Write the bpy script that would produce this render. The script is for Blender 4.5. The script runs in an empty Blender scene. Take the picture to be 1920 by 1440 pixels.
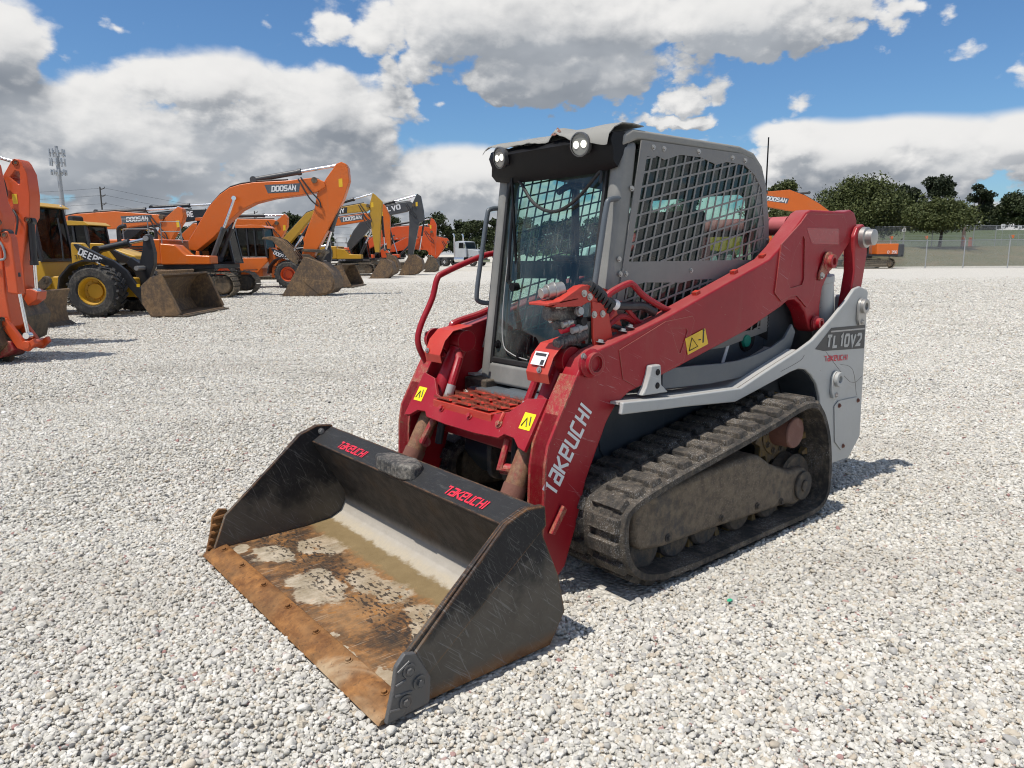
import bpy, bmesh, math, random
import numpy as np
from mathutils import Vector, Matrix
from mathutils.geometry import tessellate_polygon
R = math.radians
random.seed(7)
SC = bpy.context.scene
COL = SC.collection
# ------------------------------------------------------------------ camera
CAMP = (1.0316, 2.8519, 1.5305); YAW, PITCH, ROLL = -2.2629, -0.1771, -0.0072
cd = bpy.data.cameras.new('camera'); cam = bpy.data.objects.new('camera', cd); COL.objects.link(cam)
cd.sensor_width = 36; cd.lens = 1367.6/1920*36; cd.clip_start = .05; cd.clip_end = 3000
fwd = Vector((math.cos(YAW)*math.cos(PITCH), math.sin(YAW)*math.cos(PITCH), math.sin(PITCH)))
rgt0 = Vector((math.sin(YAW), -math.cos(YAW), 0)); up0 = rgt0.cross(fwd)
rgt = rgt0*math.cos(ROLL)+up0*math.sin(ROLL); upv = up0*math.cos(ROLL)-rgt0*math.sin(ROLL)
cam.matrix_world = Matrix(((rgt.x, upv.x, -fwd.x, CAMP[0]), (rgt.y, upv.y, -fwd.y, CAMP[1]), (rgt.z, upv.z, -fwd.z, CAMP[2]), (0, 0, 0, 1)))
SC.camera = cam
# yard frame: x = to the right of the picture, y = away from the camera, origin under the camera
YROT = YAW-math.pi/2
def yard(lat, dep, z=0):
    return Vector((CAMP[0]+lat*math.cos(YROT)-dep*math.sin(YROT), CAMP[1]+lat*math.sin(YROT)+dep*math.cos(YROT), z))
# ------------------------------------------------------------------ light
SUN_AZ, SUN_EL = R(-5), R(66)
sl = bpy.data.lights.new('sun', 'SUN'); so = bpy.data.objects.new('sun', sl); COL.objects.link(so)
sl.energy = 4.6; sl.angle = R(.53); sl.color = (1, .945, .865)
sdir = Vector((math.cos(SUN_AZ)*math.cos(SUN_EL), math.sin(SUN_AZ)*math.cos(SUN_EL), math.sin(SUN_EL)))
so.rotation_euler = sdir.to_track_quat('Z', 'Y').to_euler(); so.location = (0, 0, 30)
SC.view_settings.view_transform = 'Standard'; SC.view_settings.look = 'None'
SC.view_settings.exposure = 0.0; SC.view_settings.gamma = 1
SC.cycles.use_denoising = True; SC.cycles.use_adaptive_sampling = True; SC.cycles.adaptive_threshold = .02; SC.cycles.adaptive_min_samples = 16; SC.cycles.filter_width = 1.1
SC.cycles.max_bounces = 6; SC.cycles.diffuse_bounces = 3; SC.cycles.transparent_max_bounces = 16; SC.cycles.sample_clamp_indirect = 4
# ------------------------------------------------------------------ node helper
class S:                                   # a socket with arithmetic
    def __init__(s, t, sock): s.t, s.s = t, sock
    def _m(s, op, b=None, c=None, swap=False):
        n = s.t.nodes.new('ShaderNodeMath'); n.operation = op
        ins = [s, b] if not swap else [b, s]
        if c is not None: ins.append(c)
        for i, v in enumerate(ins):
            if v is None: continue
            if isinstance(v, S): s.t.links.new(v.s, n.inputs[i])
            else: n.inputs[i].default_value = v
        return S(s.t, n.outputs[0])
    def __add__(s, b): return s._m('ADD', b)
    def __radd__(s, b): return s._m('ADD', b)
    def __sub__(s, b): return s._m('SUBTRACT', b)
    def __rsub__(s, b): return s._m('SUBTRACT', b, swap=True)
    def __mul__(s, b): return s._m('MULTIPLY', b)
    def __rmul__(s, b): return s._m('MULTIPLY', b)
    def __truediv__(s, b): return s._m('DIVIDE', b)
    def max(s, b): return s._m('MAXIMUM', b)
    def min(s, b): return s._m('MINIMUM', b)
    def pow(s, b): return s._m('POWER', b)
    def abs(s): return s._m('ABSOLUTE')
    def step(s, a, b, lo=0., hi=1.):       # smooth ramp from a to b
        n = s.t.nodes.new('ShaderNodeMapRange'); n.interpolation_type = 'SMOOTHSTEP'
        for i, v in enumerate((s, a, b, lo, hi)):
            if isinstance(v, S): s.t.links.new(v.s, n.inputs[i])
            else: n.inputs[i].default_value = v
        return S(s.t, n.outputs[0])
def mixc(t, f, a, b, mode='MIX'):
    n = t.nodes.new('ShaderNodeMix'); n.data_type = 'RGBA'; n.blend_type = mode
    for k, v in ((0, f), (6, a), (7, b)):
        if isinstance(v, S): t.links.new(v.s, n.inputs[k])
        else: n.inputs[k].default_value = v if k == 0 else (tuple(v)+(1,))[:4]
    return S(t, n.outputs[2])
def noise(t, vec, scale, detail=5, rough=.55, dist=0, col=False):
    n = t.nodes.new('ShaderNodeTexNoise')
    if vec is not None: t.links.new(vec.s, n.inputs['Vector'])
    n.inputs['Scale'].default_value = scale; n.inputs['Detail'].default_value = detail
    n.inputs['Roughness'].default_value = rough; n.inputs['Distortion'].default_value = dist
    return S(t, n.outputs['Color' if col else 'Fac'])
def voro(t, vec, scale, out='Distance', feat='F1', rnd=1):
    n = t.nodes.new('ShaderNodeTexVoronoi'); n.feature = feat
    if vec is not None: t.links.new(vec.s, n.inputs['Vector'])
    n.inputs['Scale'].default_value = scale; n.inputs['Randomness'].default_value = rnd
    return S(t, n.outputs[out])
def xyz(t, vec):
    n = t.nodes.new('ShaderNodeSeparateXYZ'); t.links.new(vec.s, n.inputs[0]); return [S(t, o) for o in n.outputs]
def comb(t, x, y, z):
    n = t.nodes.new('ShaderNodeCombineXYZ')
    for i, v in enumerate((x, y, z)):
        if isinstance(v, S): t.links.new(v.s, n.inputs[i])
        else: n.inputs[i].default_value = v
    return S(t, n.outputs[0])
def coord(t, which='Object'):
    n = t.nodes.new('ShaderNodeTexCoord'); return S(t, n.outputs[which])
# ------------------------------------------------------------------ sky: clear blue with cumulus banks
W = bpy.data.worlds.new('World'); SC.world = W; W.use_nodes = True
t = W.node_tree; t.nodes.clear()
sky = t.nodes.new('ShaderNodeTexSky'); sky.sky_type = 'NISHITA'; sky.sun_disc = False
sky.sun_elevation = SUN_EL; sky.sun_rotation = math.pi/2-SUN_AZ
sky.air_density = 1.0; sky.dust_density = .6; sky.ozone_density = 2.5
dx, dy, dz = xyz(t, coord(t, 'Generated'))
# bearing to the right of the camera heading and elevation, both in degrees
a_r = dx*math.sin(YAW)-dy*math.cos(YAW); a_f = dx*math.cos(YAW)+dy*math.sin(YAW)
az = a_r._m('ARCTAN2', a_f)*57.2958; el = dz._m('ARCSINE')*57.2958
def px2ang(x, y):
    v = fwd+rgt*((x-960)/1367.6)+upv*((720-y)/1367.6); v.normalize()
    return (math.degrees(math.atan2(v.dot(rgt0), v.x*math.cos(YAW)+v.y*math.sin(YAW))), math.degrees(math.asin(v.z)))
BANKS = [(-10, 100, 105, 95), (150, 265, 200, 115), (400, 190, 190, 85), (300, 300, 330, 110), (620, 240, 150, 120), (560, 320, 260, 90),
         (1000, 70, 430, 115), (1380, 40, 300, 85), (1060, 150, 300, 70), (850, 345, 190, 75), (720, 385, 260, 55),
         (1640, 290, 230, 62), (1890, 295, 110, 72), (1500, 275, 90, 50), (1690, 345, 260, 50), (1270, 228, 85, 15)]
def field(daz, de):
    A = az+daz; E = el+de
    v = comb(t, A*.055, E*.085, 0.0)
    f1 = noise(t, v, 1.0, 2, .5); 
    wob = noise(t, comb(t, A*.25, E*.4, 1.5), 1.0, 4, .55); A2 = A+(wob-.5)*3; E2 = E+(wob-.5)*2
    f2 = noise(t, comb(t, A*.16, E*.25, 4.0), 1.0, 9, .62)*.72+(.62-voro(t, comb(t, A2*.33, E2*.5, 0.0), 1.0, 'Distance', 'F1'))*.28+(.62-voro(t, comb(t, A2*.95, E2*1.35, 3.0), 1.0, 'Distance', 'F1'))*.12+.075
    wx = A+(f1-.5)*7; wy = E+(f2-.5)*6
    best = None
    for (x, y, rx, ry) in BANKS:
        ca, ce = px2ang(x, y); sx, sy = rx/1367.6*57.3, ry/1367.6*57.3
        d = ((wx-ca)*(1/sx)).pow(2.0)+((wy-ce)*(1/sy)).pow(2.0)
        b = 1.0-d._m('SQRT')
        best = b if best is None else best._m('SMOOTH_MAX', b, .3)
    # the same kind of broken cumulus goes on all round and overhead
    away = A.abs().step(38, 50).max(E.step(20, 27))
    rest = (noise(t, comb(t, A*.045, E*.09, 9.0), 1.0, 3, .5)-.5)*3.4+.05
    base = best*(1.0-away)+rest*away
    low = E.step(7.0, 1.0)*.75                         # closed cloud towards the horizon
    return base.max(low-.15)+(f2-.5)*2.1
ds = field(-.25, .55); d0 = field(0., 0.); d1 = field(-.6, 1.7); d2 = field(-1.2, 3.6)
cover = d0.step(-.03, .23)
lit = 1.0-(d1.step(-.05, .8)*.5+d2.step(-.1, .7)*.5)
fine = noise(t, comb(t, az*.35, el*.5, 2.0), 1.0, 7, .6)
emb = ((d0-ds)*1.3).max(-.4).min(.5)
lum = (lit*.78+.14*fine+emb*.62).step(.0, 1.12)
shade = mixc(t, noise(t, comb(t, az*.08, el*.16, 6.0), 1.0, 4, .5).step(.3, .7), (2.5, 2.8, 3.25), (4.6, 4.9, 5.3))
ccol = mixc(t, lum, shade, (9.2, 9.1, 8.95))
blue = mixc(t, 1.0, S(t, sky.outputs[0]), (.72, 1.0, 1.24), 'MULTIPLY')
thin = mixc(t, cover, blue, ccol)
bg = t.nodes.new('ShaderNodeBackground'); bg.inputs[1].default_value = .095
t.links.new(thin.s, bg.inputs[0])
wo = t.nodes.new('ShaderNodeOutputWorld'); t.links.new(bg.outputs[0], wo.inputs[0])
W.cycles.sampling_method = 'MANUAL'; W.cycles.sample_map_resolution = 256
# ------------------------------------------------------------------ materials
def newmat(name):
    m = bpy.data.materials.new(name); m.use_nodes = True; t = m.node_tree; t.nodes.clear()
    o = t.nodes.new('ShaderNodeOutputMaterial'); p = t.nodes.new('ShaderNodeBsdfPrincipled'); t.links.new(p.outputs[0], o.inputs[0])
    return m, t, p
def setin(t, p, k, v):
    if isinstance(v, S): t.links.new(v.s, p.inputs[k])
    elif isinstance(v, (tuple, list)): p.inputs[k].default_value = (tuple(v)+(1,))[:4]
    else: p.inputs[k].default_value = v
def bump(t, p, h, strength=.3, dist=.01):
    b = t.nodes.new('ShaderNodeBump'); b.inputs['Strength'].default_value = strength; b.inputs['Distance'].default_value = dist
    t.links.new(h.s, b.inputs['Height']); t.links.new(b.outputs[0], p.inputs['Normal'])
def edge_mask(t, r=.012):
    b = t.nodes.new('ShaderNodeBevel'); b.samples = 4; b.inputs['Radius'].default_value = r
    g = t.nodes.new('ShaderNodeNewGeometry'); d = t.nodes.new('ShaderNodeVectorMath'); d.operation = 'DOT_PRODUCT'
    t.links.new(b.outputs[0], d.inputs[0]); t.links.new(g.outputs['Normal'], d.inputs[1])
    return 1.0-S(t, d.outputs['Value'])
def paint(name, col, rough=.4, dirt=(.16, .13, .10), amt=.35, sc=3.0, wear=None, wr=.01, metal=0., coat=0., bmp=.08, streak=True, fade=.22, fine=.35, scratch=0, spec=.5):
    """painted or bare metal: uneven tone, dust, run-off streaks, specks; worn edges if wear is a colour"""
    m, t, p = newmat(name); c = coord(t)
    x, y, z = xyz(t, c)
    n1 = noise(t, c, sc, 6, .6); n2 = noise(t, c, sc*9, 5, .65); n3 = noise(t, c, sc*45, 3, .6)
    tone = (n1-.5)*fade*2+1.0
    base = mixc(t, 1.0, col, comb(t, tone, tone, tone), 'MULTIPLY')
    d = n1.step(.62-amt*.35, .95)*.55+n2.step(.60, .85)*fine*amt*1.6+n3.step(.66, .8)*.25*amt
    if streak:
        st = noise(t, comb(t, x*14, y*14, z*1.1), sc*.5, 4, .6)
        d = d+st.step(.56, .82)*.4*amt
    d = d.min(1.0)
    base = mixc(t, d*min(1, amt*1.7), base, dirt)
    if scratch:
        s1 = noise(t, comb(t, (x+z*.4)*2.5, y*70, (z-x*.4)*70), 1.6, 3, .6); s2 = noise(t, comb(t, (x-z)*60, y*60, (x+z)*2.2), 1.5, 3, .6)
        base = mixc(t, (s1.step(.66, .70)+s2.step(.69, .73)).min(1.0)*n1.step(.42, .6)*scratch, base, tuple(min(1, q*.6+.26) for q in col))
        chips = voro(t, c, 26); base = mixc(t, chips.step(.085, .06)*n2.step(.52, .6), base, wear or dirt)
        gn = t.nodes.new('ShaderNodeNewGeometry'); up_ = xyz(t, S(t, gn.outputs['Normal']))[2]; base = mixc(t, up_.step(.5, .95)*(n2*.5+.1)*.38, base, (.42, .38, .32))
    if wear:
        e = (edge_mask(t, wr)*2.2+(n2-.5)*.7).step(.28, .5)
        base = mixc(t, e, base, wear)
    setin(t, p, 'Base Color', base); setin(t, p, 'Metallic', metal)
    setin(t, p, 'Roughness', (n2*.18+(rough-.09)+d*.25).min(1.0))
    setin(t, p, 'Specular IOR Level', spec)
    if coat: setin(t, p, 'Coat Weight', coat); setin(t, p, 'Coat Roughness', .12)
    bump(t, p, n2*.6+n3*.4, bmp, .01)
    return m
def muddy(name, col, mud, cover=.6, sc=4., rough=.85, bmp=.8, light=None):
    """a surface caked with dry mud: cover is the share that is hidden"""
    m, t, p = newmat(name); c = coord(t); x, y, z = xyz(t, c)
    n1 = noise(t, c, sc, 7, .65); n2 = noise(t, c, sc*7, 6, .7); n3 = noise(t, c, sc*30, 4, .65); st = noise(t, comb(t, x*10, y*10, z*2.5), sc*.8, 5, .65)
    k = (n1*.45+n2*.25+st*.3+(cover-.5)*.5)
    mc = mixc(t, n2.step(.3, .72), tuple(q*.62 for q in mud), tuple(min(1, q*1.25) for q in mud))
    base = mixc(t, k.step(.40, .58), col, mc)
    if light: base = mixc(t, n3.step(.52, .66)*n1.step(.4, .62)*.8, base, light)
    setin(t, p, 'Base Color', base); setin(t, p, 'Roughness', rough); bump(t, p, n2*.5+n3*.35+n1*.4, bmp, .012); return m
def flat(name, col, rough=.5, metal=0., emit=None, es=0):
    m, t, p = newmat(name)
    n = noise(t, coord(t), 18, 4); k = (n-.5)*.25+1.0
    setin(t, p, 'Base Color', mixc(t, 1.0, col, comb(t, k, k, k), 'MULTIPLY')); setin(t, p, 'Roughness', rough); setin(t, p, 'Metallic', metal)
    if emit: setin(t, p, 'Emission Color', emit); setin(t, p, 'Emission Strength', es)
    return m
def glass(name, tint, refl=1.0, dust=.06):
    m = bpy.data.materials.new(name); m.use_nodes = True; t = m.node_tree; t.nodes.clear()
    o = t.nodes.new('ShaderNodeOutputMaterial'); tr = t.nodes.new('ShaderNodeBsdfTransparent'); tr.inputs[0].default_value = tint+(1,)
    gl = t.nodes.new('ShaderNodeBsdfGlossy'); gl.inputs['Roughness'].default_value = .015; gl.inputs[0].default_value = (refl, refl, refl, 1)
    gg = t.nodes.new('ShaderNodeNewGeometry'); dd = t.nodes.new('ShaderNodeVectorMath'); dd.operation = 'DOT_PRODUCT'; t.links.new(gg.outputs['Normal'], dd.inputs[0]); t.links.new(gg.outputs['Incoming'], dd.inputs[1])
    fr = (1.0-S(t, dd.outputs['Value']).abs()).max(0.0).pow(5.0)*.93+.05
    m1 = t.nodes.new('ShaderNodeMixShader'); t.links.new(fr.s, m1.inputs[0]); t.links.new(tr.outputs[0], m1.inputs[1]); t.links.new(gl.outputs[0], m1.inputs[2])
    df = t.nodes.new('ShaderNodeBsdfDiffuse'); df.inputs[0].default_value = (.42, .44, .41, 1)
    c = coord(t); x, y, z = xyz(t, c)
    n = noise(t, c, 3, 5).step(.35, .8)*dust+noise(t, comb(t, x*20, y*20, z*3), 3, 5).step(.55, .8)*dust
    m2 = t.nodes.new('ShaderNodeMixShader'); t.links.new(n.s, m2.inputs[0]); t.links.new(m1.outputs[0], m2.inputs[1]); t.links.new(df.outputs[0], m2.inputs[2])
    t.links.new(m2.outputs[0], o.inputs[0]); return m
# ------------------------------------------------------------------ meshes
class MB:
    def __init__(s): s.v = []; s.f = []
    def add(s, v, f):
        o = len(s.v); s.v += [tuple(p) for p in v]; s.f += [tuple(i+o for i in q) for q in f]; return s
    def box(s, c, d, rot=None):
        v = [Vector((x*d[0]/2, y*d[1]/2, z*d[2]/2)) for x in (-1, 1) for y in (-1, 1) for z in (-1, 1)]
        if rot: M = rot if isinstance(rot, Matrix) else Matrix.Rotation(rot[1], 3, rot[0]); v = [M @ p for p in v]
        return s.add([p+Vector(c) for p in v], [(0, 1, 3, 2), (4, 6, 7, 5), (0, 4, 5, 1), (2, 3, 7, 6), (0, 2, 6, 4), (1, 5, 7, 3)])
    def prism(s, poly, a, b, ax='y'):
        n = len(poly)
        g = {'y': lambda p, h: (p[0], h, p[1]), 'x': lambda p, h: (h, p[0], p[1]), 'z': lambda p, h: (p[0], p[1], h)}[ax]
        return s.add([g(p, a) for p in poly]+[g(p, b) for p in poly],
                     [tuple(range(n)), tuple(range(2*n-1, n-1, -1))]+[(i, i+n, (i+1) % n+n, (i+1) % n) for i in range(n)])
    def plate(s, out, holes, a, b, ax='y'):
        """a flat plate with real openings"""
        g = {'y': lambda p, h: (p[0], h, p[1]), 'x': lambda p, h: (h, p[0], p[1]), 'z': lambda p, h: (p[0], p[1], h)}[ax]
        loops = [list(out)]+[list(h) for h in holes]; pts = [p for l in loops for p in l]; n = len(pts)
        tri = tessellate_polygon([[Vector((p[0], p[1], 0)) for p in l] for l in loops]); f = [tuple(q) for q in tri]+[tuple(i+n for i in q[::-1]) for q in tri]; o = 0
        for l in loops:
            k = len(l); f += [(o+i, o+(i+1) % k, o+(i+1) % k+n, o+i+n) for i in range(k)]; o += k
        return s.add([g(p, a) for p in pts]+[g(p, b) for p in pts], f)
    def strip(s, prof, a, b, th, ax='y'):
        """a bent sheet of thickness th along an open profile"""
        L = offs(prof, th)
        return s.prism(list(prof)+L[::-1], a, b, ax)
    def cyl(s, p0, p1, r0, r1=None, n=16, cap=True):
        r1 = r0 if r1 is None else r1; p0 = Vector(p0); p1 = Vector(p1); d = (p1-p0).normalized(); a = d.orthogonal().normalized(); b = d.cross(a)
        q = [(a*math.cos(2*math.pi*i/n)+b*math.sin(2*math.pi*i/n)) for i in range(n)]
        f = [(i, (i+1) % n, (i+1) % n+n, i+n) for i in range(n)]
        if cap: f += [tuple(range(n-1, -1, -1)), tuple(range(n, 2*n))]
        return s.add([p0+k*r0 for k in q]+[p1+k*r1 for k in q], f)
    def lathe(s, prof, o, axis, n=24, close=False):
        o = Vector(o); d = Vector(axis).normalized(); a = d.orthogonal().normalized(); b = d.cross(a); m = len(prof); v = []; f = []
        for i in range(n):
            k = a*math.cos(2*math.pi*i/n)+b*math.sin(2*math.pi*i/n)
            v += [o+d*h+k*r for r, h in prof]
        for i in range(n):
            j = (i+1) % n
            for q in range(m if close else m-1): f.append((i*m+q, j*m+q, j*m+(q+1) % m, i*m+(q+1) % m))
        return s.add(v, f)
    def tube(s, path, r, n=10, smooth=0, radii=None):
        P = [Vector(p) for p in path]
        if smooth: P = catmull(P, smooth)
        v = []; f = []; a = None
        for i, p in enumerate(P):
            d = (P[min(i+1, len(P)-1)]-P[max(i-1, 0)]).normalized()
            a = d.orthogonal().normalized() if a is None else (a-d*a.dot(d)).normalized()
            b = d.cross(a); rr = radii[i] if radii else r
            v += [p+(a*math.cos(2*math.pi*k/n)+b*math.sin(2*math.pi*k/n))*rr for k in range(n)]
        for i in range(len(P)-1):
            for k in range(n): f.append((i*n+k, i*n+(k+1) % n, (i+1)*n+(k+1) % n, (i+1)*n+k))
        m = len(v)-n; f += [tuple(range(n-1, -1, -1)), tuple(range(m, m+n))]
        return s.add(v, f)
    def mesh(s, name, sm=35):
        me = bpy.data.meshes.new(name); me.from_pydata(s.v, [], s.f)
        bm = bmesh.new(); bm.from_mesh(me); bmesh.ops.recalc_face_normals(bm, faces=bm.faces); bm.to_mesh(me); bm.free()
        if sm:
            me.polygons.foreach_set('use_smooth', [True]*len(me.polygons)); me.set_sharp_from_angle(angle=R(sm))
        return me
    def obj(s, name, mat, parent=None, bev=0, seg=2, sm=35, loc=None):
        return link(s.mesh(name, sm), name, mat, parent, bev, seg, loc)
def link(me, name, mat, parent=None, bev=0, seg=2, loc=None):
    if mat is not None and not me.materials: me.materials.append(mat)
    o = bpy.data.objects.new(name, me); COL.objects.link(o)
    if parent is not None: o.parent = parent
    if loc is not None: o.location = loc
    if bev:
        b = o.modifiers.new('bevel', 'BEVEL'); b.width = bev; b.segments = seg; b.limit_method = 'ANGLE'; b.angle_limit = R(32); b.harden_normals = True
    return o
def catmull(P, k):
    P = [Vector(p) for p in P]; out = []
    for i in range(len(P)-1):
        a, b, c, d = P[max(i-1, 0)], P[i], P[i+1], P[min(i+2, len(P)-1)]
        for j in range(k):
            u = j/k; out.append(.5*((2*b)+(c-a)*u+(2*a-5*b+4*c-d)*u*u+(3*b-a-3*c+d)*u**3))
    return out+[P[-1]]
def offs(pts, th):
    """offset an open 2-D polyline to its left by th"""
    out = []
    for i, p in enumerate(pts):
        p = Vector(p[:2]); a = (p-Vector(pts[i-1][:2])).normalized() if i else None; b = (Vector(pts[i+1][:2])-p).normalized() if i < len(pts)-1 else None
        a = a or b; b = b or a; n = Vector((-(a+b).y, (a+b).x)).normalized(); c = max(.35, n.dot(Vector((-a.y, a.x))))
        q = p+n*(th/c); out.append((q.x, q.y))
    return out
def empty(name, loc=(0, 0, 0), rz=0, parent=None):
    o = bpy.data.objects.new(name, None); COL.objects.link(o); o.location = loc; o.rotation_euler = (0, 0, rz); o.empty_display_size = .2
    if parent is not None: o.parent = parent
    return o
def tag(o, label=None, cat=None, group=None, kind=None):
    for k, v in (('label', label), ('category', cat), ('group', group), ('kind', kind)):
        if v: o[k] = v
    return o
def copy_tree(o, parent=None):
    c = o.copy(); COL.objects.link(c)
    if parent is not None: c.parent = parent
    for ch in o.children: copy_tree(ch, c)
    return c
def rrect(x0, z0, x1, z1, r, k=4):
    out = []
    for cx, cz, a in ((x1-r, z1-r, 0), (x0+r, z1-r, 90), (x0+r, z0+r, 180), (x1-r, z0+r, 270)):
        out += [(cx+r*math.cos(R(a+90*i/k)), cz+r*math.sin(R(a+90*i/k))) for i in range(k+1)]
    return out
def arc(cx, cz, r, a0, a1, n=8): return [(cx+r*math.cos(R(a0+(a1-a0)*i/n)), cz+r*math.sin(R(a0+(a1-a0)*i/n))) for i in range(n+1)]
# ------------------------------------------------------------------ stroke lettering
_o = [(.3, 0), (.5, 0), (.6, .12), (.6, .88), (.5, 1), (.1, 1), (0, .88), (0, .12), (.1, 0), (.3, 0)]
GL = {'T': [[(0, 1), (.66, 1)], [(.33, 1), (.33, 0)]], 'A': [[(0, 0), (.32, 1), (.64, 0)], [(.12, .33), (.52, .33)]], 'K': [[(0, 1), (0, 0)], [(.58, 1), (.06, .5), (.6, 0)]],
      'E': [[(.55, 1), (0, 1), (0, 0), (.55, 0)], [(0, .5), (.48, .5)]], 'U': [[(0, 1), (0, .1), (.1, 0), (.5, 0), (.6, .1), (.6, 1)]], 'C': [[(.6, .85), (.5, 1), (.1, 1), (0, .9), (0, .1), (.1, 0), (.5, 0), (.6, .15)]],
      'H': [[(0, 1), (0, 0)], [(.6, 1), (.6, 0)], [(0, .5), (.6, .5)]], 'I': [[(.1, 1), (.1, 0)]], 'L': [[(0, 1), (0, 0), (.55, 0)]], 'O': [_o], '0': [_o], '1': [[(.1, .8), (.3, 1), (.3, 0)]],
      'D': [[(.3, 0), (0, 0), (0, 1), (.45, 1), (.6, .85), (.6, .15), (.45, 0), (.3, 0)]], 'S': [[(.6, .88), (.5, 1), (.1, 1), (0, .88), (0, .62), (.1, .5), (.5, .5), (.6, .38), (.6, .12), (.5, 0), (.1, 0), (0, .12)]],
      'N': [[(0, 0), (0, 1), (.6, 0), (.6, 1)]], 'V': [[(0, 1), (.32, 0), (.64, 1)]], 'R': [[(0, 0), (0, 1), (.48, 1), (.58, .88), (.58, .6), (.48, .5)], [(.48, .5), (0, .5)], [(.28, .5), (.6, 0)]],
      'Y': [[(0, 1), (.32, .5), (.64, 1)], [(.32, .5), (.32, 0)]], 'M': [[(0, 0), (0, 1), (.35, .4), (.7, 1), (.7, 0)]], 'P': [[(0, 0), (0, 1), (.48, 1), (.58, .88), (.58, .58), (.48, .47)], [(.48, .47), (0, .47)]],
      '2': [[(0, .85), (.1, 1), (.5, 1), (.6, .88), (.6, .6), (0, .0), (.62, 0)]], '3': [[(0, 1), (.5, 1), (.6, .88), (.6, .6), (.5, .5), (.2, .5)], [(.5, .5), (.6, .4), (.6, .12), (.5, 0), (0, 0)]],
      '5': [[(.6, 1), (0, 1), (0, .55), (.5, .55), (.6, .45), (.6, .12), (.5, 0), (0, 0)]], '7': [[(0, 1), (.6, 1), (.25, 0)]], '8': [[(.1, .5), (0, .62), (0, .88), (.1, 1), (.5, 1), (.6, .88), (.6, .62), (.5, .5)], [(.5, .5), (.1, .5), (0, .38), (0, .12), (.1, 0), (.5, 0), (.6, .12), (.6, .38), (.55, .45)]],
      '4': [[(.45, 0), (.45, 1), (0, .3)], [(0, .3), (.62, .3)]], '!': [[(.3, .32), (.3, .95)], [(.3, 0), (.3, .12)]],
      # letters of the angular wordmark on the loader
      't': [[(0, .78), (0, .93), (.5, .93)], [(.36, .93), (.36, 0)]], 'a': [[(.06, .94), (.62, .94), (.62, .06), (.06, .06), (.06, .5)], [(.06, .5), (.6, .5)]], 'k': [[(0, 1), (0, 0)], [(.6, 1), (.6, .9), (.14, .5), (.62, .1), (.62, 0)]],
      'e': [[(.62, .06), (.04, .06), (.04, .94), (.62, .94), (.62, .5)], [(.62, .5), (.08, .5)]], 'u': [[(.04, 1), (.04, .16), (.16, .06), (.62, .06), (.62, 1)]], 'c': [[(.62, .94), (.14, .94), (.04, .84), (.04, .06), (.62, .06)]], 'h': [[(.04, 1), (.04, 0)], [(.6, 1), (.6, 0)], [(.12, .5), (.6, .5)]], 'i': [[(.08, 1), (.08, 0)]]}
WD = {'I': .2, 'i': .18, '1': .42, 'T': .66, 'A': .64, 'V': .64, 'Y': .64, 'M': .7, 't': .52, ' ': .4, '!': .6}
def lettering(word, o, ex, ez, h, mat, parent, w=.17, shear=.0, gap=.3, asp=1., th=.0015, name='lettering'):
    """raised flat letters: origin o, reading direction ex, up direction ez, cap height h"""
    o, ex, ez = Vector(o), Vector(ex).normalized(), Vector(ez).normalized(); nn = ex.cross(ez).normalized(); mb = MB(); cx = 0; lay = 0
    for ch in word:
        for pl in GL.get(ch, []):
            a, b = offs(pl, w/2), offs(pl, -w/2); lay += 1; n = len(pl)
            def P(q, d): return o+ex*((q[0]+cx+q[1]*shear)*h*asp)+ez*(q[1]*h)+nn*(d)
            d = th+.00012*(lay % 5)
            for i in range(n-1):
                mb.add([P(a[i], d), P(a[i+1], d), P(b[i+1], d), P(b[i], d)], [(0, 1, 2, 3)])
        cx += WD.get(ch, .6)+gap
    return mb.obj(name, mat, parent, sm=0)
# ------------------------------------------------------------------ ground
def gravel_tone(t, c, big=True):
    """pale limestone: stone-to-stone tone, brownish packed patches"""
    pr = None
def ground_mat():
    m, t, p = newmat('gravel_ground'); g = t.nodes.new('ShaderNodeNewGeometry'); c = S(t, g.outputs['Position'])
    cell = voro(t, c, 44, 'Color'); r_, g_, b_ = xyz(t, cell); dist = voro(t, c, 44)
    cell2 = voro(t, c, 9, 'Color'); r2, g2, b2 = xyz(t, cell2)
    n1 = noise(t, c, .35, 6, .6); n2 = noise(t, c, 2.2, 6, .62); n3 = noise(t, c, 60, 4, .6)
    base = mixc(t, r_.step(0, 1), (.48, .458, .405), (.72, .695, .635))
    base = mixc(t, g_.step(.86, 1.)*.5, base, (.30, .29, .28))
    base = mixc(t, b_.step(.9, 1.)*.5, base, (.46, .36, .26))
    base = mixc(t, (r2-.3)*.3, base, (.5, .48, .44))
    base = mixc(t, n1.step(.56, .72)*n2.step(.42, .7)*.75, base, (.30, .255, .20))
    base = mixc(t, n2.step(.55, .8)*.2, base, (.38, .355, .31))
    base = mixc(t, dist.step(.42, .8)*.4, base, (.24, .22, .19))
    setin(t, p, 'Base Color', base); setin(t, p, 'Roughness', .95)
    bump(t, p, (1.0-dist)*.8+n3*.3+r_*.5, .75, .025)
    return m
def far_h(lat, dep):
    """ground height: flat yard, grassy bank rising behind the fence on the right"""
    h = 0.
    s = max(0., min(1., (lat-22)/14))
    if dep > 68: h += s*2.0*max(0, min(1, (dep-71)/17))**1.2
    if dep > 98: h += s*2.7*max(0, min(1, (dep-98)/22))
    return h
g = MB(); ys = [-40, -10, 0, 3, 6, 10, 16, 24, 34, 46, 58, 64, 66]
xs = [-400, -150, -90, -60, -40, -28, -20, -14, -8, -4, 0, 4, 8, 14, 20, 26, 30, 34, 38, 42, 46, 50, 56, 64, 80, 110, 160, 400]
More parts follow.
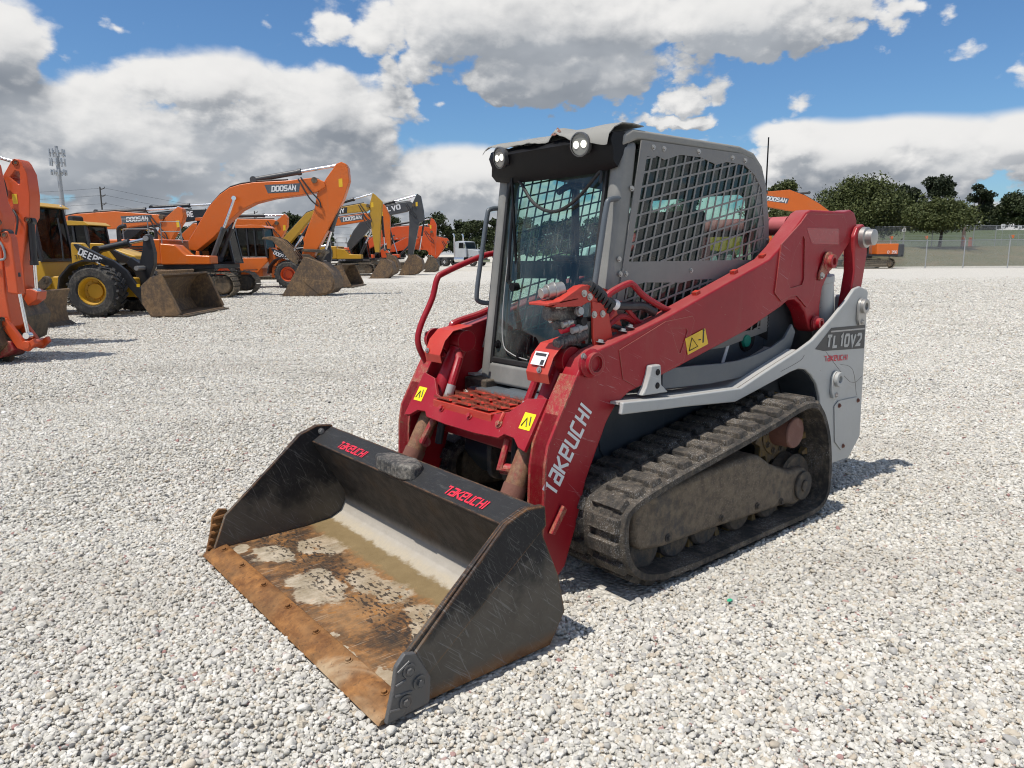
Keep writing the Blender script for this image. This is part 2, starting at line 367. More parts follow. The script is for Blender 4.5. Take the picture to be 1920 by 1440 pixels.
ys2 = [66, 69, 71, 73, 76, 80, 84, 88, 94, 98, 102, 108, 114, 120, 130, 150, 200, 300, 600, 1500]
def sheet(mb, xs, ys, f):
    n = len(xs); o = len(mb.v)
    mb.add([yard(x, y, f(x, y)) for y in ys for x in xs], [(j*n+i, j*n+i+1, (j+1)*n+i+1, (j+1)*n+i) for j in range(len(ys)-1) for i in range(n-1)])
sheet(g, xs, ys, lambda x, y: -.012)
tag(g.obj('gravel_yard', ground_mat(), sm=60), kind='structure')
def terrain_mat():
    m, t, p = newmat('far_terrain'); c = coord(t); x, y, z = xyz(t, c)
    gp = t.nodes.new('ShaderNodeNewGeometry'); pos = S(t, gp.outputs['Position'])
    n1 = noise(t, pos, .25, 6, .65); n2 = noise(t, pos, 2.5, 6, .7)
    grass = mixc(t, n2.step(.3, .7), (.07, .085, .035), (.16, .14, .075))
    grass = mixc(t, n1.step(.45, .7)*.7, grass, (.20, .15, .09))
    at = t.nodes.new('ShaderNodeVertexColor'); at.layer_name = 'cover'
    r_, g_, b_ = xyz(t, S(t, at.outputs[0]))
    grav = mixc(t, n2.step(.3, .75), (.42, .395, .34), (.58, .55, .48))
    lawn = mixc(t, n2.step(.3, .7), (.06, .088, .035), (.095, .12, .05))
    col = mixc(t, (r_+(n2-.5)*.5).step(.45, .55), grass, grav)
    col = mixc(t, (g_+(n2-.5)*.3).step(.45, .55), col, lawn)
    setin(t, p, 'Base Color', col); setin(t, p, 'Roughness', 1.); bump(t, p, n2, .8, .15); return m
fx = [-400, -200, -120, -80, -50, -30, -15, 0, 10, 16, 20]+[22+1.5*i for i in range(30)]+[70, 76, 84, 95, 120, 160, 250, 500]
fy = [66+1.2*i for i in range(50)]+[128, 136, 150, 180, 240, 400, 800, 1600]
tb = MB(); sheet(tb, fx, fy, lambda x, y: far_h(x, y)-.02)
to = tb.obj('far_ground', None, sm=60)
ca = to.data.color_attributes.new('cover', 'FLOAT_COLOR', 'POINT')
for i, yv in enumerate(fy):
    for j, xv in enumerate(fx):
        road = 1. if (yv < 71.5 or 93 < yv < 98) or xv < 18 else 0.
        lawn = 1. if yv > 98 and xv > 20 else 0.
        ca.data[i*len(fx)+j].color = (road, lawn, 0, 1)
to.data.materials.append(terrain_mat()); tag(to, kind='structure')
# loose stones: tens of thousands of pebbles scattered over the yard near the camera
def stone_mat():
    m, t, p = newmat('limestone_pebble'); oi = t.nodes.new('ShaderNodeObjectInfo'); rn = S(t, oi.outputs['Random'])
    wn = t.nodes.new('ShaderNodeTexWhiteNoise'); wn.noise_dimensions = '1D'; t.links.new(rn.s, wn.inputs['W']); r_, g_, b_ = xyz(t, S(t, wn.outputs['Color']))
    c = coord(t); n = noise(t, c, 2.2, 5, .65)
    base = mixc(t, r_, (.50, .478, .42), (.76, .735, .675))
    base = mixc(t, g_.step(.70, .95)*.75, base, (.36, .35, .335))
    base = mixc(t, b_.step(.80, .96)*.6, base, (.53, .43, .30))
    base = mixc(t, g_.step(.02, .0), base, (.36, .20, .18))
    base = mixc(t, b_.step(.012, .0), base, (.05, .05, .055))
    base = mixc(t, b_.step(.988, .995), base, (.82, .81, .78))
    base = mixc(t, n.step(.5, .75)*.35, base, (.27, .25, .22))
    gp = t.nodes.new('ShaderNodeNewGeometry'); pos = S(t, gp.outputs['Position']); px_, py_, pz_ = xyz(t, pos)
    worn = noise(t, comb(t, px_*.5+py_*.2, py_*.42, 0.0), 1.0, 5, .6); lane = noise(t, comb(t, (px_*.62+py_*.78)*1.1, (px_*.78-py_*.62)*.12, 2.0), 1.0, 4, .6)
    base = mixc(t, (worn.step(.50, .72)*.42+lane.step(.55, .72)*.32).min(.6), base, (.40, .37, .32))
    setin(t, p, 'Base Color', base); setin(t, p, 'Roughness', .92); bump(t, p, noise(t, c, 7, 4, .7), .35, .1); return m
def make_stones():
    rng = np.random.default_rng(3); pts = []; scl = []
    for d0, d1, dens, s0, s1 in ((.9, 4.0, 11000, .0042, .0122), (4.0, 7.5, 7000, .005, .0128), (7.5, 13, 3000, .0068, .015), (13, 22, 1000, .011, .021), (22, 44, 320, .015, .027)):
        lat0 = d1*.80+.5; n = int(2*lat0*(d1-d0)*dens); la = rng.uniform(-lat0, lat0, n); de = rng.uniform(d0, d1, n)
        k = np.abs(la) < de*.76+.45; la, de = la[k], de[k]
        X = CAMP[0]+la*math.cos(YROT)-de*math.sin(YROT); Yy = CAMP[1]+la*math.sin(YROT)+de*math.cos(YROT)
        s = s0+(s1-s0)*rng.power(1, len(X))**1.7; s *= np.where(rng.random(len(X)) < .02, 1.7, 1.)
        k = ~((X > -.87) & (X < .0) & (np.abs(Yy) < .93)) & ~((X > -3.0) & (X < -1.25) & (np.abs(np.abs(Yy)-.64) < .21))
        # packed, half-bare patches
        pat = np.sin(X*.9+1.3*np.sin(Yy*.7))*np.sin(Yy*.8+1.1*np.sin(X*.6+2)); lane = np.exp(-(((X*.62+Yy*.78+5.2+.5*np.sin(X*.5)) % 3.1-1.2)/.22)**2)*(de[...] > 5); k &= rng.random(len(X)) > np.clip((de-13)/30, 0, 1)**.7
        k &= rng.random(len(X)) > np.clip((pat-.35)*1.0, 0, .45)+.22*lane
        pts.append(np.stack([X[k], Yy[k], rng.uniform(-.5, .55, k.sum())*s[k]-.004], 1)); scl.append(s[k])
    P = np.concatenate(pts); Sc = np.concatenate(scl); n = len(P)
    me = bpy.data.meshes.new('gravel_stones'); me.vertices.add(n); me.vertices.foreach_set('co', P.astype(np.float32).ravel())
    a = me.attributes.new('sc', 'FLOAT_VECTOR', 'POINT'); v = np.stack([Sc*rng.uniform(.85, 1.35, n), Sc*rng.uniform(.75, 1.1, n), Sc*rng.uniform(.5, .85, n)], 1); a.data.foreach_set('vector', v.astype(np.float32).ravel())
    a = me.attributes.new('ro', 'FLOAT_VECTOR', 'POINT'); v = np.stack([rng.normal(0, .35, n), rng.normal(0, .35, n), rng.uniform(0, 6.28, n)], 1); a.data.foreach_set('vector', v.astype(np.float32).ravel())
    a = me.attributes.new('ix', 'INT', 'POINT'); a.data.foreach_set('value', rng.integers(0, 6, n).astype(np.int32))
    o = bpy.data.objects.new('gravel_stones', me); COL.objects.link(o)
    ng = bpy.data.node_groups.new('stones', 'GeometryNodeTree'); ng.interface.new_socket('Geometry', in_out='INPUT', socket_type='NodeSocketGeometry'); ng.interface.new_socket('Geometry', in_out='OUTPUT', socket_type='NodeSocketGeometry')
    N = ng.nodes; L = ng.links; gi = N.new('NodeGroupInput'); go = N.new('NodeGroupOutput'); jn = N.new('GeometryNodeJoinGeometry')
    for k in range(6):
        ic = N.new('GeometryNodeMeshIcoSphere'); ic.inputs['Subdivisions'].default_value = 2
        sp = N.new('GeometryNodeSetPosition'); nz = N.new('ShaderNodeTexNoise'); nz.noise_dimensions = '4D'; nz.inputs['W'].default_value = k*3.7; nz.inputs['Scale'].default_value = 1.25; nz.inputs['Detail'].default_value = 2.
        vm = N.new('ShaderNodeVectorMath'); vm.operation = 'SUBTRACT'; vm.inputs[1].default_value = (.5, .5, .5); vs = N.new('ShaderNodeVectorMath'); vs.operation = 'SCALE'; vs.inputs['Scale'].default_value = 1.5
        L.new(nz.outputs['Color'], vm.inputs[0]); L.new(vm.outputs[0], vs.inputs[0]); L.new(vs.outputs[0], sp.inputs['Offset']); L.new(ic.outputs[0], sp.inputs[0])
        sh = N.new('GeometryNodeSetShadeSmooth'); sh.inputs['Shade Smooth'].default_value = (k % 2 == 0); L.new(sp.outputs[0], sh.inputs[0])
        sm = N.new('GeometryNodeSetMaterial'); sm.inputs['Material'].default_value = SM; L.new(sh.outputs[0], sm.inputs[0])
        gt = N.new('GeometryNodeGeometryToInstance'); L.new(sm.outputs[0], gt.inputs[0]); L.new(gt.outputs[0], jn.inputs[0])
    ip = N.new('GeometryNodeInstanceOnPoints'); ip.inputs['Pick Instance'].default_value = True
    def att(nm, ty):
        q = N.new('GeometryNodeInputNamedAttribute'); q.data_type = ty; q.inputs[0].default_value = nm; return q.outputs[0]
    L.new(gi.outputs[0], ip.inputs['Points']); L.new(jn.outputs[0], ip.inputs['Instance']); L.new(att('ix', 'INT'), ip.inputs['Instance Index'])
    er = N.new('FunctionNodeEulerToRotation'); L.new(att('ro', 'FLOAT_VECTOR'), er.inputs[0]); L.new(er.outputs[0], ip.inputs['Rotation']); L.new(att('sc', 'FLOAT_VECTOR'), ip.inputs['Scale'])
    L.new(ip.outputs[0], go.inputs[0])
    md = o.modifiers.new('scatter', 'NODES'); md.node_group = ng; me.materials.append(SM)
    tag(o, 'loose pale limestone gravel covering the yard', 'gravel', kind='stuff')
    print('STONES', n)
SM = stone_mat()
make_stones()
# ------------------------------------------------------------------ compact track loader (world = machine axes: x forward, y to its left, z up)
M = {}
M['red'] = paint('red_paint', (.30, .0052, .0145), .42, (.24, .13, .095), .46, 2.2, wear=(.32, .15, .11), wr=.007, coat=.08, fade=.28, scratch=.5, spec=.35)
M['redlow'] = muddy('rust_scraped_red', (.33, .010, .020), (.28, .155, .08), .42, 7, .55, .3, light=(.42, .33, .24))
M['rustcyl'] = muddy('rusty_cylinder', (.26, .035, .03), (.23, .12, .062), .62, 7, .6, .35, light=(.33, .22, .14))
M['orange'] = paint('orange_red_paint', (.47, .036, .022), .45, (.30, .14, .09), .45, 5, wear=(.35, .16, .10), wr=.006)
M['white'] = paint('light_grey_paint', (.40, .41, .40), .42, (.24, .18, .12), .42, 2.5, wear=(.22, .11, .06), wr=.006, coat=.1, fade=.10, scratch=.5)
M['hull'] = paint('dark_hull_paint', (.028, .038, .05), .5, (.13, .115, .09), .4, 3)
M['hullgrey'] = paint('blue_grey_paint', (.085, .10, .115), .42, (.2, .18, .15), .35, 3, wear=(.2, .19, .17), wr=.004)
M['cab'] = paint('faded_grey_cab_paint', (.19, .19, .18), .55, (.36, .35, .32), .6, 3.5, wear=(.4, .39, .36), wr=.008)
M['cabtop'] = paint('chalky_grey_cover', (.25, .245, .225), .7, (.16, .15, .13), .45, 5)
M['screen'] = paint('grey_screen_steel', (.20, .195, .185), .5, (.05, .05, .05), .4, 3, wear=(.3, .29, .27), wr=.003)
M['black'] = paint('black_plastic', (.008, .008, .009), .45, (.04, .038, .036), .2, 4, streak=False, spec=.2)
M['rubber'] = muddy('muddy_track_rubber', (.028, .026, .024), (.098, .080, .060), .50, 5, light=(.34, .335, .325))
M['rubberdk'] = paint('dark_rubber', (.016, .016, .017), .65, (.09, .08, .065), .35, 6)
M['mud'] = muddy('muddy_steel', (.040, .043, .046), (.108, .086, .062), .56, 3.2, bmp=1.0)
M['clod'] = muddy('dirty_black_steel', (.03, .03, .031), (.20, .185, .16), .45, 9, .7, .8)
M['rusthub'] = paint('rusty_casting', (.20, .085, .06), .8, (.10, .07, .05), .6, 7, bmp=.6)
M['gold'] = muddy('muddy_yellow_sprocket', (.22, .14, .04), (.12, .09, .06), .5, 6)
M['steel'] = paint('zinc_steel', (.42, .41, .39), .4, (.16, .13, .10), .4, 8, metal=.7, streak=False)
M['chrome'] = flat('chrome', (.75, .75, .76), .12, 1.0)
M['valve'] = muddy('grimy_valve_steel', (.05, .05, .05), (.20, .19, .17), .45, 14, .5, .3)
M['hose'] = paint('rubber_hose', (.03, .03, .032), .5, (.2, .19, .18), .35, 9)
M['sleeve'] = flat('grey_sleeve', (.33, .33, .32), .6)
M['yellow'] = paint('yellow_sticker', (.75, .47, .02), .4, (.35, .30, .2), .25, 9, streak=False)
M['yellowb'] = paint('bright_yellow_sticker', (.80, .66, .01), .4, (.35, .2, .1), .25, 30, streak=False)
M['ink'] = flat('black_print', (.02, .02, .02), .5)
M['whiteprint'] = flat('white_print', (.72, .72, .72), .45)
M['redprint'] = flat('red_print', (.62, .02, .045), .45)
M['paper'] = flat('white_label', (.75, .75, .75), .5)
M['charc'] = flat('charcoal_print', (.035, .036, .038), .45)
M['seal'] = flat('rubber_seal', (.02, .02, .02), .55)
M['glass'] = glass('green_tinted_glass', (.66, .83, .78), 1.0, .17)
M['sideglass'] = glass('green_tinted_side_glass', (.58, .78, .73), 1.0, .05)
M['lens'] = flat('lamp_lens_grey', (.22, .22, .2), .2)
M['led'] = flat('lit_lamp', (.9, .9, .8), .3, 0, (1, .98, .86), 1.5)
M['rim'] = flat('lamp_bezel', (.12, .12, .12), .35, .3)
M['liner'] = flat('foam_liner', (.03, .036, .036), .9)
M['seat'] = flat('seat_fabric', (.03, .03, .033), .9)
M['green'] = flat('green_cap', (.0, .20, .14), .5)
def bucket_mat(kind):
    m, t, p = newmat('bucket_'+kind); c = coord(t); x, y, z = xyz(t, c)
    n1 = noise(t, c, 3.2, 6, .62); n2 = noise(t, c, 14, 6, .68); n3 = noise(t, c, 70, 4, .6); sc = noise(t, comb(t, x*3, y*26, z*26), 3, 5, .7); sc2 = noise(t, comb(t, x*22, y*2.5, z*14), 4, 5, .7)
    n4 = noise(t, comb(t, x+3.1, y*.8-1.7, z), 2.3, 5, .55, .6)
    blk = mixc(t, n2, (.009, .0095, .011), (.03, .03, .031))
    blk = mixc(t, (sc2.step(.55, .72)*.35+n3.step(.62, .75)*.25), blk, (.11, .11, .108))
    rust = mixc(t, n2.step(.3, .75), (.13, .052, .016), (.36, .165, .05))
    pale = mixc(t, n1, (.52, .46, .36), (.42, .37, .28))
    mud = mixc(t, n2, (.055, .04, .028), (.17, .12, .075))
    if kind == 'shell':
        grey = mixc(t, sc.step(.3, .7), (.07, .068, .066), (.30, .29, .28))
        inn = mixc(t, n2.step(.35, .7), (.020, .018, .017), (.065, .058, .05))
        inn = mixc(t, n1.step(.5, .7)*.45, inn, (.09, .055, .028))
        w1 = noise(t, comb(t, x, y, 3.3), 5, 5, .6); w2 = noise(t, comb(t, x, y, 7.7), 4, 5, .6)
        cake = None                                                                   # plates of dried mud left on the floor
        for (ex, ey, rx, ry) in ((-.27, -.60, .115, .17), (-.27, -.14, .15, .24), (-.50, -.55, .12, .22), (-.50, .05, .11, .26), (-.47, .50, .10, .25), (-.16, -.78, .07, .1), (-.15, .80, .05, .16), (-.12, .45, .03, .1)):
            q = 1.0-((((x-ex)+(w1-.5)*.30)*(1/rx)).pow(2.0)+(((y-ey)+(w2-.5)*.42)*(1/ry)).pow(2.0))._m('SQRT'); cake = q if cake is None else cake.max(q)
        cake = cake+(n1-.5)*1.1+(n2-.5)*.5
        flo = mixc(t, n1.step(.35, .65), (.045, .028, .018), (.11, .062, .028))
        flo = mixc(t, (n4*.6+n2*.4).step(.42, .58), flo, rust)
        flo = mixc(t, cake.step(.08, .26)*.88, flo, mixc(t, n2.step(.3, .75), (.30, .245, .165), (.50, .44, .345)))
        s3 = noise(t, comb(t, x*1.6, y*38, z), 3, 4, .65); flo = mixc(t, s3.step(.52, .68)*.45, flo, (.20, .135, .075)); flo = mixc(t, s3.step(.42, .34)*.4, flo, (.40, .34, .26))
        flo = mixc(t, n4.step(.45, .6)*.35, flo, (.27, .185, .10))
        spots = noise(t, comb(t, x*11, y*5, z), 6, 3, .5)
        flo = mixc(t, spots.step(.54, .58)*(x+.40+(n1-.5)*.3).abs().step(.16, .09)*.9, flo, (.035, .026, .02))
        flo = mixc(t, (noise(t, c, 30, 3, .5)).step(.60, .66)*.7*n1.step(.4, .6), flo, (.30, .13, .03))
        wet = mixc(t, n2, (.15, .105, .05), (.26, .19, .095))
        flo = mixc(t, (x+(n2-.5)*.12).step(-.55, -.59), flo, wet)
        flo = mixc(t, (x+(n2-.5)*.10).step(-.68, -.71), flo, mixc(t, sc, (.50, .43, .31), (.34, .31, .27)))
        base = mixc(t, (z+(n2-.5)*.02).step(.065, .085), flo, mixc(t, (z+(n2-.5)*.05).step(.10, .19), mixc(t, n2, (.30, .27, .23), (.46, .43, .38)), inn))
        base = mixc(t, (z+(n2-.5)*.03).step(.27, .33)*.0+z.step(.495, .502), base, blk)
        e = (edge_mask(t, .014)*2.5+(n2-.5)*.8).step(.25, .5); base = mixc(t, e, base, rust)
    elif kind == 'side':
        dust = mixc(t, n2, (.135, .118, .095), (.075, .066, .054))
        base = mixc(t, (n1.step(.3, .75)*.5+(.30-z)*1.6).step(.10, .42), blk, dust)
        base = mixc(t, (z+(n2-.5)*.10).step(.07, .0)*.8, base, rust)
        e = (edge_mask(t, .016)*3.0+(n2-.5)*.9).step(.25, .45); base = mixc(t, e, base, rust)
        hs = noise(t, comb(t, (x+z*.9)*3, y, (z-x*.9)*85), 1.5, 3, .6); vs = noise(t, comb(t, (x-z*.4)*75, y, (z+x*.4)*4), 1.5, 3, .6)
        base = mixc(t, (hs.step(.60, .66)+vs.step(.62, .68)).min(1.0)*n1.step(.3, .6)*.55, base, (.22, .215, .205))
        base = mixc(t, n3.step(.6, .7)*n2.step(.5, .65)*.6, base, (.26, .25, .23))
    else:
        base = mixc(t, n1.step(.38, .62), rust, mixc(t, n2, (.04, .02, .011), (.33, .17, .065)))
        base = mixc(t, n4.step(.52, .62)*.7, base, (.5, .38, .24))
        base = mixc(t, n3.step(.58, .7)*.6, base, (.06, .035, .02))
    setin(t, p, 'Base Color', base); setin(t, p, 'Roughness', (n2*.3+.5)); setin(t, p, 'Specular IOR Level', .28)
    bump(t, p, n2*.5+n3*.5+n1*.4, .35, .012); return m
M['bk_shell'], M['bk_side'], M['bk_edge'] = bucket_mat('shell'), bucket_mat('side'), bucket_mat('edge')
M['bk_edge2'] = paint('worn_cast_steel', (.12, .12, .12), .5, (.22, .10, .04), .6, 6, metal=.3)

LD = empty('compact_track_loader', (-2, 0, 0))
tag(LD, 'large red and light grey compact track loader with a black bucket in the foreground', 'track loader')
def P(name, mb, mat, parent=None, bev=0, seg=2, sm=35):
    """a part of the loader, given in world axes"""
    o = mb.obj(name, M[mat] if isinstance(mat, str) else mat, parent or LD, bev, seg, sm)
    if (parent or LD) is LD: o.location = (2, 0, 0)
    return o
def L(*a, **k):
    o = lettering(*a, **k)
    if o.parent is LD: o.location = (2, 0, 0)
    return o
def bolt(p, n, r, parent, mat='steel', name='bolt'):
    p, n = Vector(p), Vector(n).normalized()
    return P(name, MB().cyl(p, p+n*r*.35, r*1.5, n=12).cyl(p, p+n*r*1.1, r, r*.92, n=6), mat, parent)
# --- bucket
BK = P('bucket', MB().prism([(-.05, .006), (-.78, .0), (-.86, .12), (-.825, .28), (-.738, .47), (-.735, .585), (-.612, .517), (-.625, .492), (-.79, .20), (-.795, .14), (-.765, .085), (-.70, .055), (-.55, .043), (-.12, .038)], -.87, .87), 'bk_shell', bev=.006)
SIDE = [(-.05, .006), (-.78, .0), (-.86, .12), (-.825, .28), (-.742, .47), (-.742, .59), (-.65, .60), (-.55, .565), (-.12, .205), (-.05, .035)]
for s in (1, -1):
    P('side_plate', MB().prism(SIDE, s*.8702, s*.892), 'bk_side', BK, .004)
    P('side_doubler', MB().prism([(-.14, .20), (-.55, .565), (-.65, .60), (-.742, .59), (-.748, .51), (-.19, .10)], s*.8922, s*.905), 'bk_side', BK, .004)
P('cutting_edge', MB().prism([(.0, .004), (-.012, .022), (-.036, .027), (-.042, .033), (-.062, .042), (-.10, .050), (-.115, .050), (-.12, .0415), (-.06, .036), (-.06, .003)], -.905, .905), 'bk_edge', BK, .003)
for y in (-.81, -.558, -.28, -.007, .27, .545, .81): bolt((-.082, y, .045), (.2, 0, .98), .011, BK, 'bk_edge')
CUT = [(-.02, .012), (-.05, .12), (-.065, .20), (-.10, .235), (-.14, .225), (-.198, .115), (-.19, .02)]
for s in (1, -1):
    sc_ = P('side_cutter', MB().prism(CUT, s*.9055, s*.926), 'bk_edge2' if s > 0 else 'bk_edge', BK, .005)
    if s > 0:
        for hx, hz in ((-.112, .172), (-.15, .115), (-.095, .066)):
            bolt((hx, .926, hz), (0, 1, 0), .013, BK, 'bk_edge2', 'cutter_bolt')
            P('bolt_ring', MB().lathe([(.018, 0), (.019, .006), (.025, .006), (.026, 0)], (hx, .926, hz), (0, 1, 0), 20), 'bk_edge2', BK)
        for a, b in (((-.07, .18), (-.115, .205)), ((-.06, .135), (-.10, .145)), ((-.055, .10), (-.12, .095)), ((-.035, .055), (-.07, .05))):
            P('cast_rib', MB().tube([(a[0], .926, a[1]), (b[0], .926, b[1])], .005, 8), 'bk_edge2', BK)
    else:
        for i in range(5): P('cast_rib', MB().tube([(-.025-.011*i, -.904, .04+.037*i), (-.10-.008*i, -.904, .045+.037*i)], .011, 8), 'bk_edge', BK)
P('step_block', MB().prism([(-.70, -.15), (-.735, .02), (-.70, .13), (-.635, .145), (-.60, .07), (-.60, -.12), (-.63, -.19)], .52, .592, 'z'), 'clod', BK, .015)
ez = Vector((-.125, 0, .07)).normalized(); 
for y0 in (.375, -.615):
    L('takeuchi', Vector((-.636, y0, .5305))+Vector((.07, 0, .125)).normalized()*.001, (0, 1, 0), ez, .046, M['redprint'], BK, w=.19, shear=.12, gap=.24, asp=1.0)
for s in (1, -1): bolt((-.67, s*.868, .565), (0, -s, 0), .012, BK, 'steel')
# --- lift arms
ARM = [(-.99, .15), (-1.09, .085), (-1.14, .13), (-1.205, .296), (-1.27, .51), (-1.40, .76), (-1.46, .832), (-1.55, .882), (-1.907, .962), (-2.507, 1.104), (-2.848, 1.218), (-2.92, 1.25), (-2.99, 1.252), (-3.06, 1.222), (-3.121, 1.17),
       (-3.18, 1.07), (-3.225, 1.043), (-3.275, 1.055), (-3.30, 1.10), (-3.292, 1.20), (-3.31, 1.31), (-3.37, 1.39), (-3.46, 1.455), (-3.64, 1.60), (-3.69, 1.66), (-3.692, 1.72), (-3.655, 1.768), (-3.60, 1.785), (-3.52, 1.772), (-3.11, 1.77), (-3.06, 1.752), (-2.997, 1.701), (-2.812, 1.56), (-2.70, 1.49),
       (-1.811, 1.222), (-1.45, 1.13), (-1.312, 1.098), (-1.25, 1.065), (-1.205, 1.0), (-1.10, .834), (-1.03, .71), (-1.012, .62)]
REARD = [(-2.76, 1.30), (-2.80, 1.57), (-3.0, 1.695), (-3.06, 1.745), (-3.49, 1.752), (-3.545, 1.70), (-3.535, 1.62), (-3.50, 1.59), (-3.28, 1.55), (-3.235, 1.51), (-3.19, 1.27), (-3.12, 1.20), (-3.0, 1.275), (-2.93, 1.275), (-2.83, 1.25)]
for s in (1, -1):
    A = P('lift_arm', MB().prism(ARM, s*.50, s*.604), 'red', bev=.012, seg=3)
    hole = [(-2.885, 1.36), (-2.955, 1.54), (-3.03, 1.62), (-3.05, 1.60), (-3.07, 1.37), (-3.05, 1.335), (-2.92, 1.32)]
    P('gusset_plate', MB().plate(REARD, [hole], s*.6043, s*.612), 'red', A)
    hole2 = [(-1.84, 1.165), (-1.965, 1.155), (-1.975, 1.14), (-1.925, 1.035), (-1.91, 1.035)]
    P('gusset_plate', MB().plate([(-1.47, 1.09), (-1.80, 1.20), (-2.01, 1.215), (-2.03, 1.19), (-1.95, .99), (-1.60, .90), (-1.50, .95)], [hole2], s*.6043, s*.608), 'red', A)
    P('inner_boss', MB().cyl((-1.275, s*.445, 1.05), (-1.275, s*.499, 1.05), .062, n=24), 'red', A)
    P('boss', MB().lathe([(.0, .0), (.066, .0), (.066, .018), (.05, .03), (.05, .05), (.036, .05), (.036, .034), (0, .034)], (-1.275, s*.6043, 1.05), (0, s, 0), 28), 'red', A)
    bolt((-1.225, s*.62, 1.085), (0, s, 0), .011, A)
    # pins of the tower
    for (px, pz, r) in ((-3.33, 1.47, .058), (-3.225, 1.10, .045)):
        P('pin', MB().lathe([(0, 0), (r, 0), (r, .014), (r*.7, .02), (r*.7, .045), (r*.38, .045), (r*.38, .03), (0, .03)], (px, s*.6122, pz), (0, s, 0), 24), 'red' if pz < 1.2 else 'redlow', A)
    P('pin_lock', MB().prism(arc(-3.33, 1.47, .05, 37, 217, 8)+arc(-3.25, 1.385, .03, 217, 397, 8), s*.6128, s*.622), 'redlow', A)
    bolt((-3.25, s*.622, 1.385), (0, s, 0), .014, A)
    P('arm_pad', MB().box((-1.165, s*.552, .90), (.03, .04, .05), ('Y', R(-30))), 'black', A)
    P('front_edge_strip', MB().strip([(-1.012, .62), (-1.03, .71), (-1.10, .834), (-1.20, 1.0)], s*.497, s*.607, .008), 'redlow', A)
    P('lower_edge_strip', MB().strip([(-.99, .15), (-1.012, .62)], s*.497, s*.607, .008), 'redlow', A)
    P('bracket', MB().prism([(-1.03, .318), (-1.05, .31), (-1.125, .41), (-1.105, .432)], s*.606, s*.63), 'redlow', A, .003)
    for bx in (-2.12, -2.45, -2.72): P('hose_clip', MB().box((bx, s*.545, 1.318+(-2.12-bx)*.306), (.035, .03, .03), ('Y', R(17))), 'orange', A)
    if s > 0:
        L('takeuchi', (-1.07, .6045, .475), (-.545, 0, .84), (.84, 0, .545), .088, M['whiteprint'], A, w=.2, shear=.12, gap=.30, asp=.74)
        P('warning_sticker', MB().prism([(-1.955, 1.104), (-2.118, 1.145), (-2.15, 1.062), (-1.982, 1.02)], .6085, .6095), 'yellow', A)
        P('warning_triangle', MB().tube([(-1.99, .6105, 1.04), (-2.06, .6105, 1.057), (-2.008, .6105, 1.105), (-1.99, .6105, 1.04)], .0025, 5), 'ink', A)
        P('warning_figure', MB().box((-2.105, .6098, 1.10), (.012, .001, .055)).cyl((-2.105, .6094, 1.135), (-2.105, .6104, 1.135), .008, n=10).box((-2.075, .6098, 1.09), (.02, .001, .006)), 'ink', A)
        P('faded_patch', MB().prism([(-3.06, 1.665), (-3.44, 1.665), (-3.46, 1.57), (-3.13, 1.575)], .6125, .6128), paint('cleaner_red', (.35, .006, .014), .25, (.5, .4, .4), .12, 8, coat=.5, streak=False), A)
P('cross_tube', MB().cyl((-3.06, -.499, 1.68), (-3.06, .499, 1.68), .055, n=28), paint('faded_pink_red', (.42, .09, .10), .6, (.3, .2, .17), .5, 5))
P('rear_link_box', MB().box((-3.62, 0, 1.22), (.05, .90, .42)), 'red', bev=.008)
for s in (1, -1):
    K = P('rear_link', MB().prism([(-3.64, 1.40), (-3.61, 1.62), (-3.65, 1.68), (-3.72, 1.70), (-3.79, 1.66), (-3.80, 1.5), (-3.72, 1.1), (-3.58, 1.1)], s*.56, s*.635), 'red', bev=.012)
    P('link_pin', MB().lathe([(0, 0), (.065, 0), (.065, .03), (.05, .035), (.05, .075), (.03, .08), (0, .08)], (-3.715, s*.636, 1.615), (0, s, 0), 24), 'steel', K)
    C_ = P('lift_cylinder', MB().cyl((-3.50, s*.555, .75), (-3.40, s*.555, 1.34), .064, n=24).cyl((-3.40, s*.555, 1.34), (-3.393, s*.555, 1.38), .069, n=24), 'white')
    P('rod', MB().cyl((-3.393, s*.555, 1.38), (-3.36, s*.555, 1.47), .035), 'chrome', C_)
    P('hose', MB().tube([(-3.60, s*.54, .9), (-3.55, s*.54, 1.15), (-3.52, s*.54, 1.33), (-3.45, s*.53, 1.42)], .018, 8, 4), 'hose', C_)
# --- front cross member with step, tilt cylinders, covers
top, bot = Vector((-1.12, 0, .895)), Vector((-1.005, 0, .71)); dn = (bot-top).normalized(); nf = Vector((-dn.z, 0, dn.x)); nf = nf if nf.x > 0 else -nf
def CP(y, d, off=0): return top+dn*d+Vector((0, y, 0))+nf*off
ed_t = [(-.499, 0), (-.38, .02), (-.30, .10), (-.22, .125), (.22, .125), (.30, .10), (.38, .02), (.499, 0)]
ed_b = [(.499, .26), (.45, .25), (.40, .215), (.33, .21), (.30, .235), (.12, .245), (-.12, .245), (-.30, .235), (-.33, .21), (-.40, .215), (-.45, .25), (-.499, .26)]
ol = ed_t+ed_b; mb = MB(); n = len(ol)
mb.add([CP(y, d) for y, d in ol]+[CP(y, d, -.02) for y, d in ol], [tuple(range(n)), tuple(range(2*n-1, n-1, -1))]+[(i, (i+1) % n, (i+1) % n+n, i+n) for i in range(n)])
CM = P('cross_member', mb, 'red', bev=.004)
P('cross_member_tube', MB().prism([(-1.10, .745), (-1.09, .70), (-1.14, .58), (-1.32, .56), (-1.36, .66), (-1.30, .74)], -.499, .499), 'red', bev=.02)
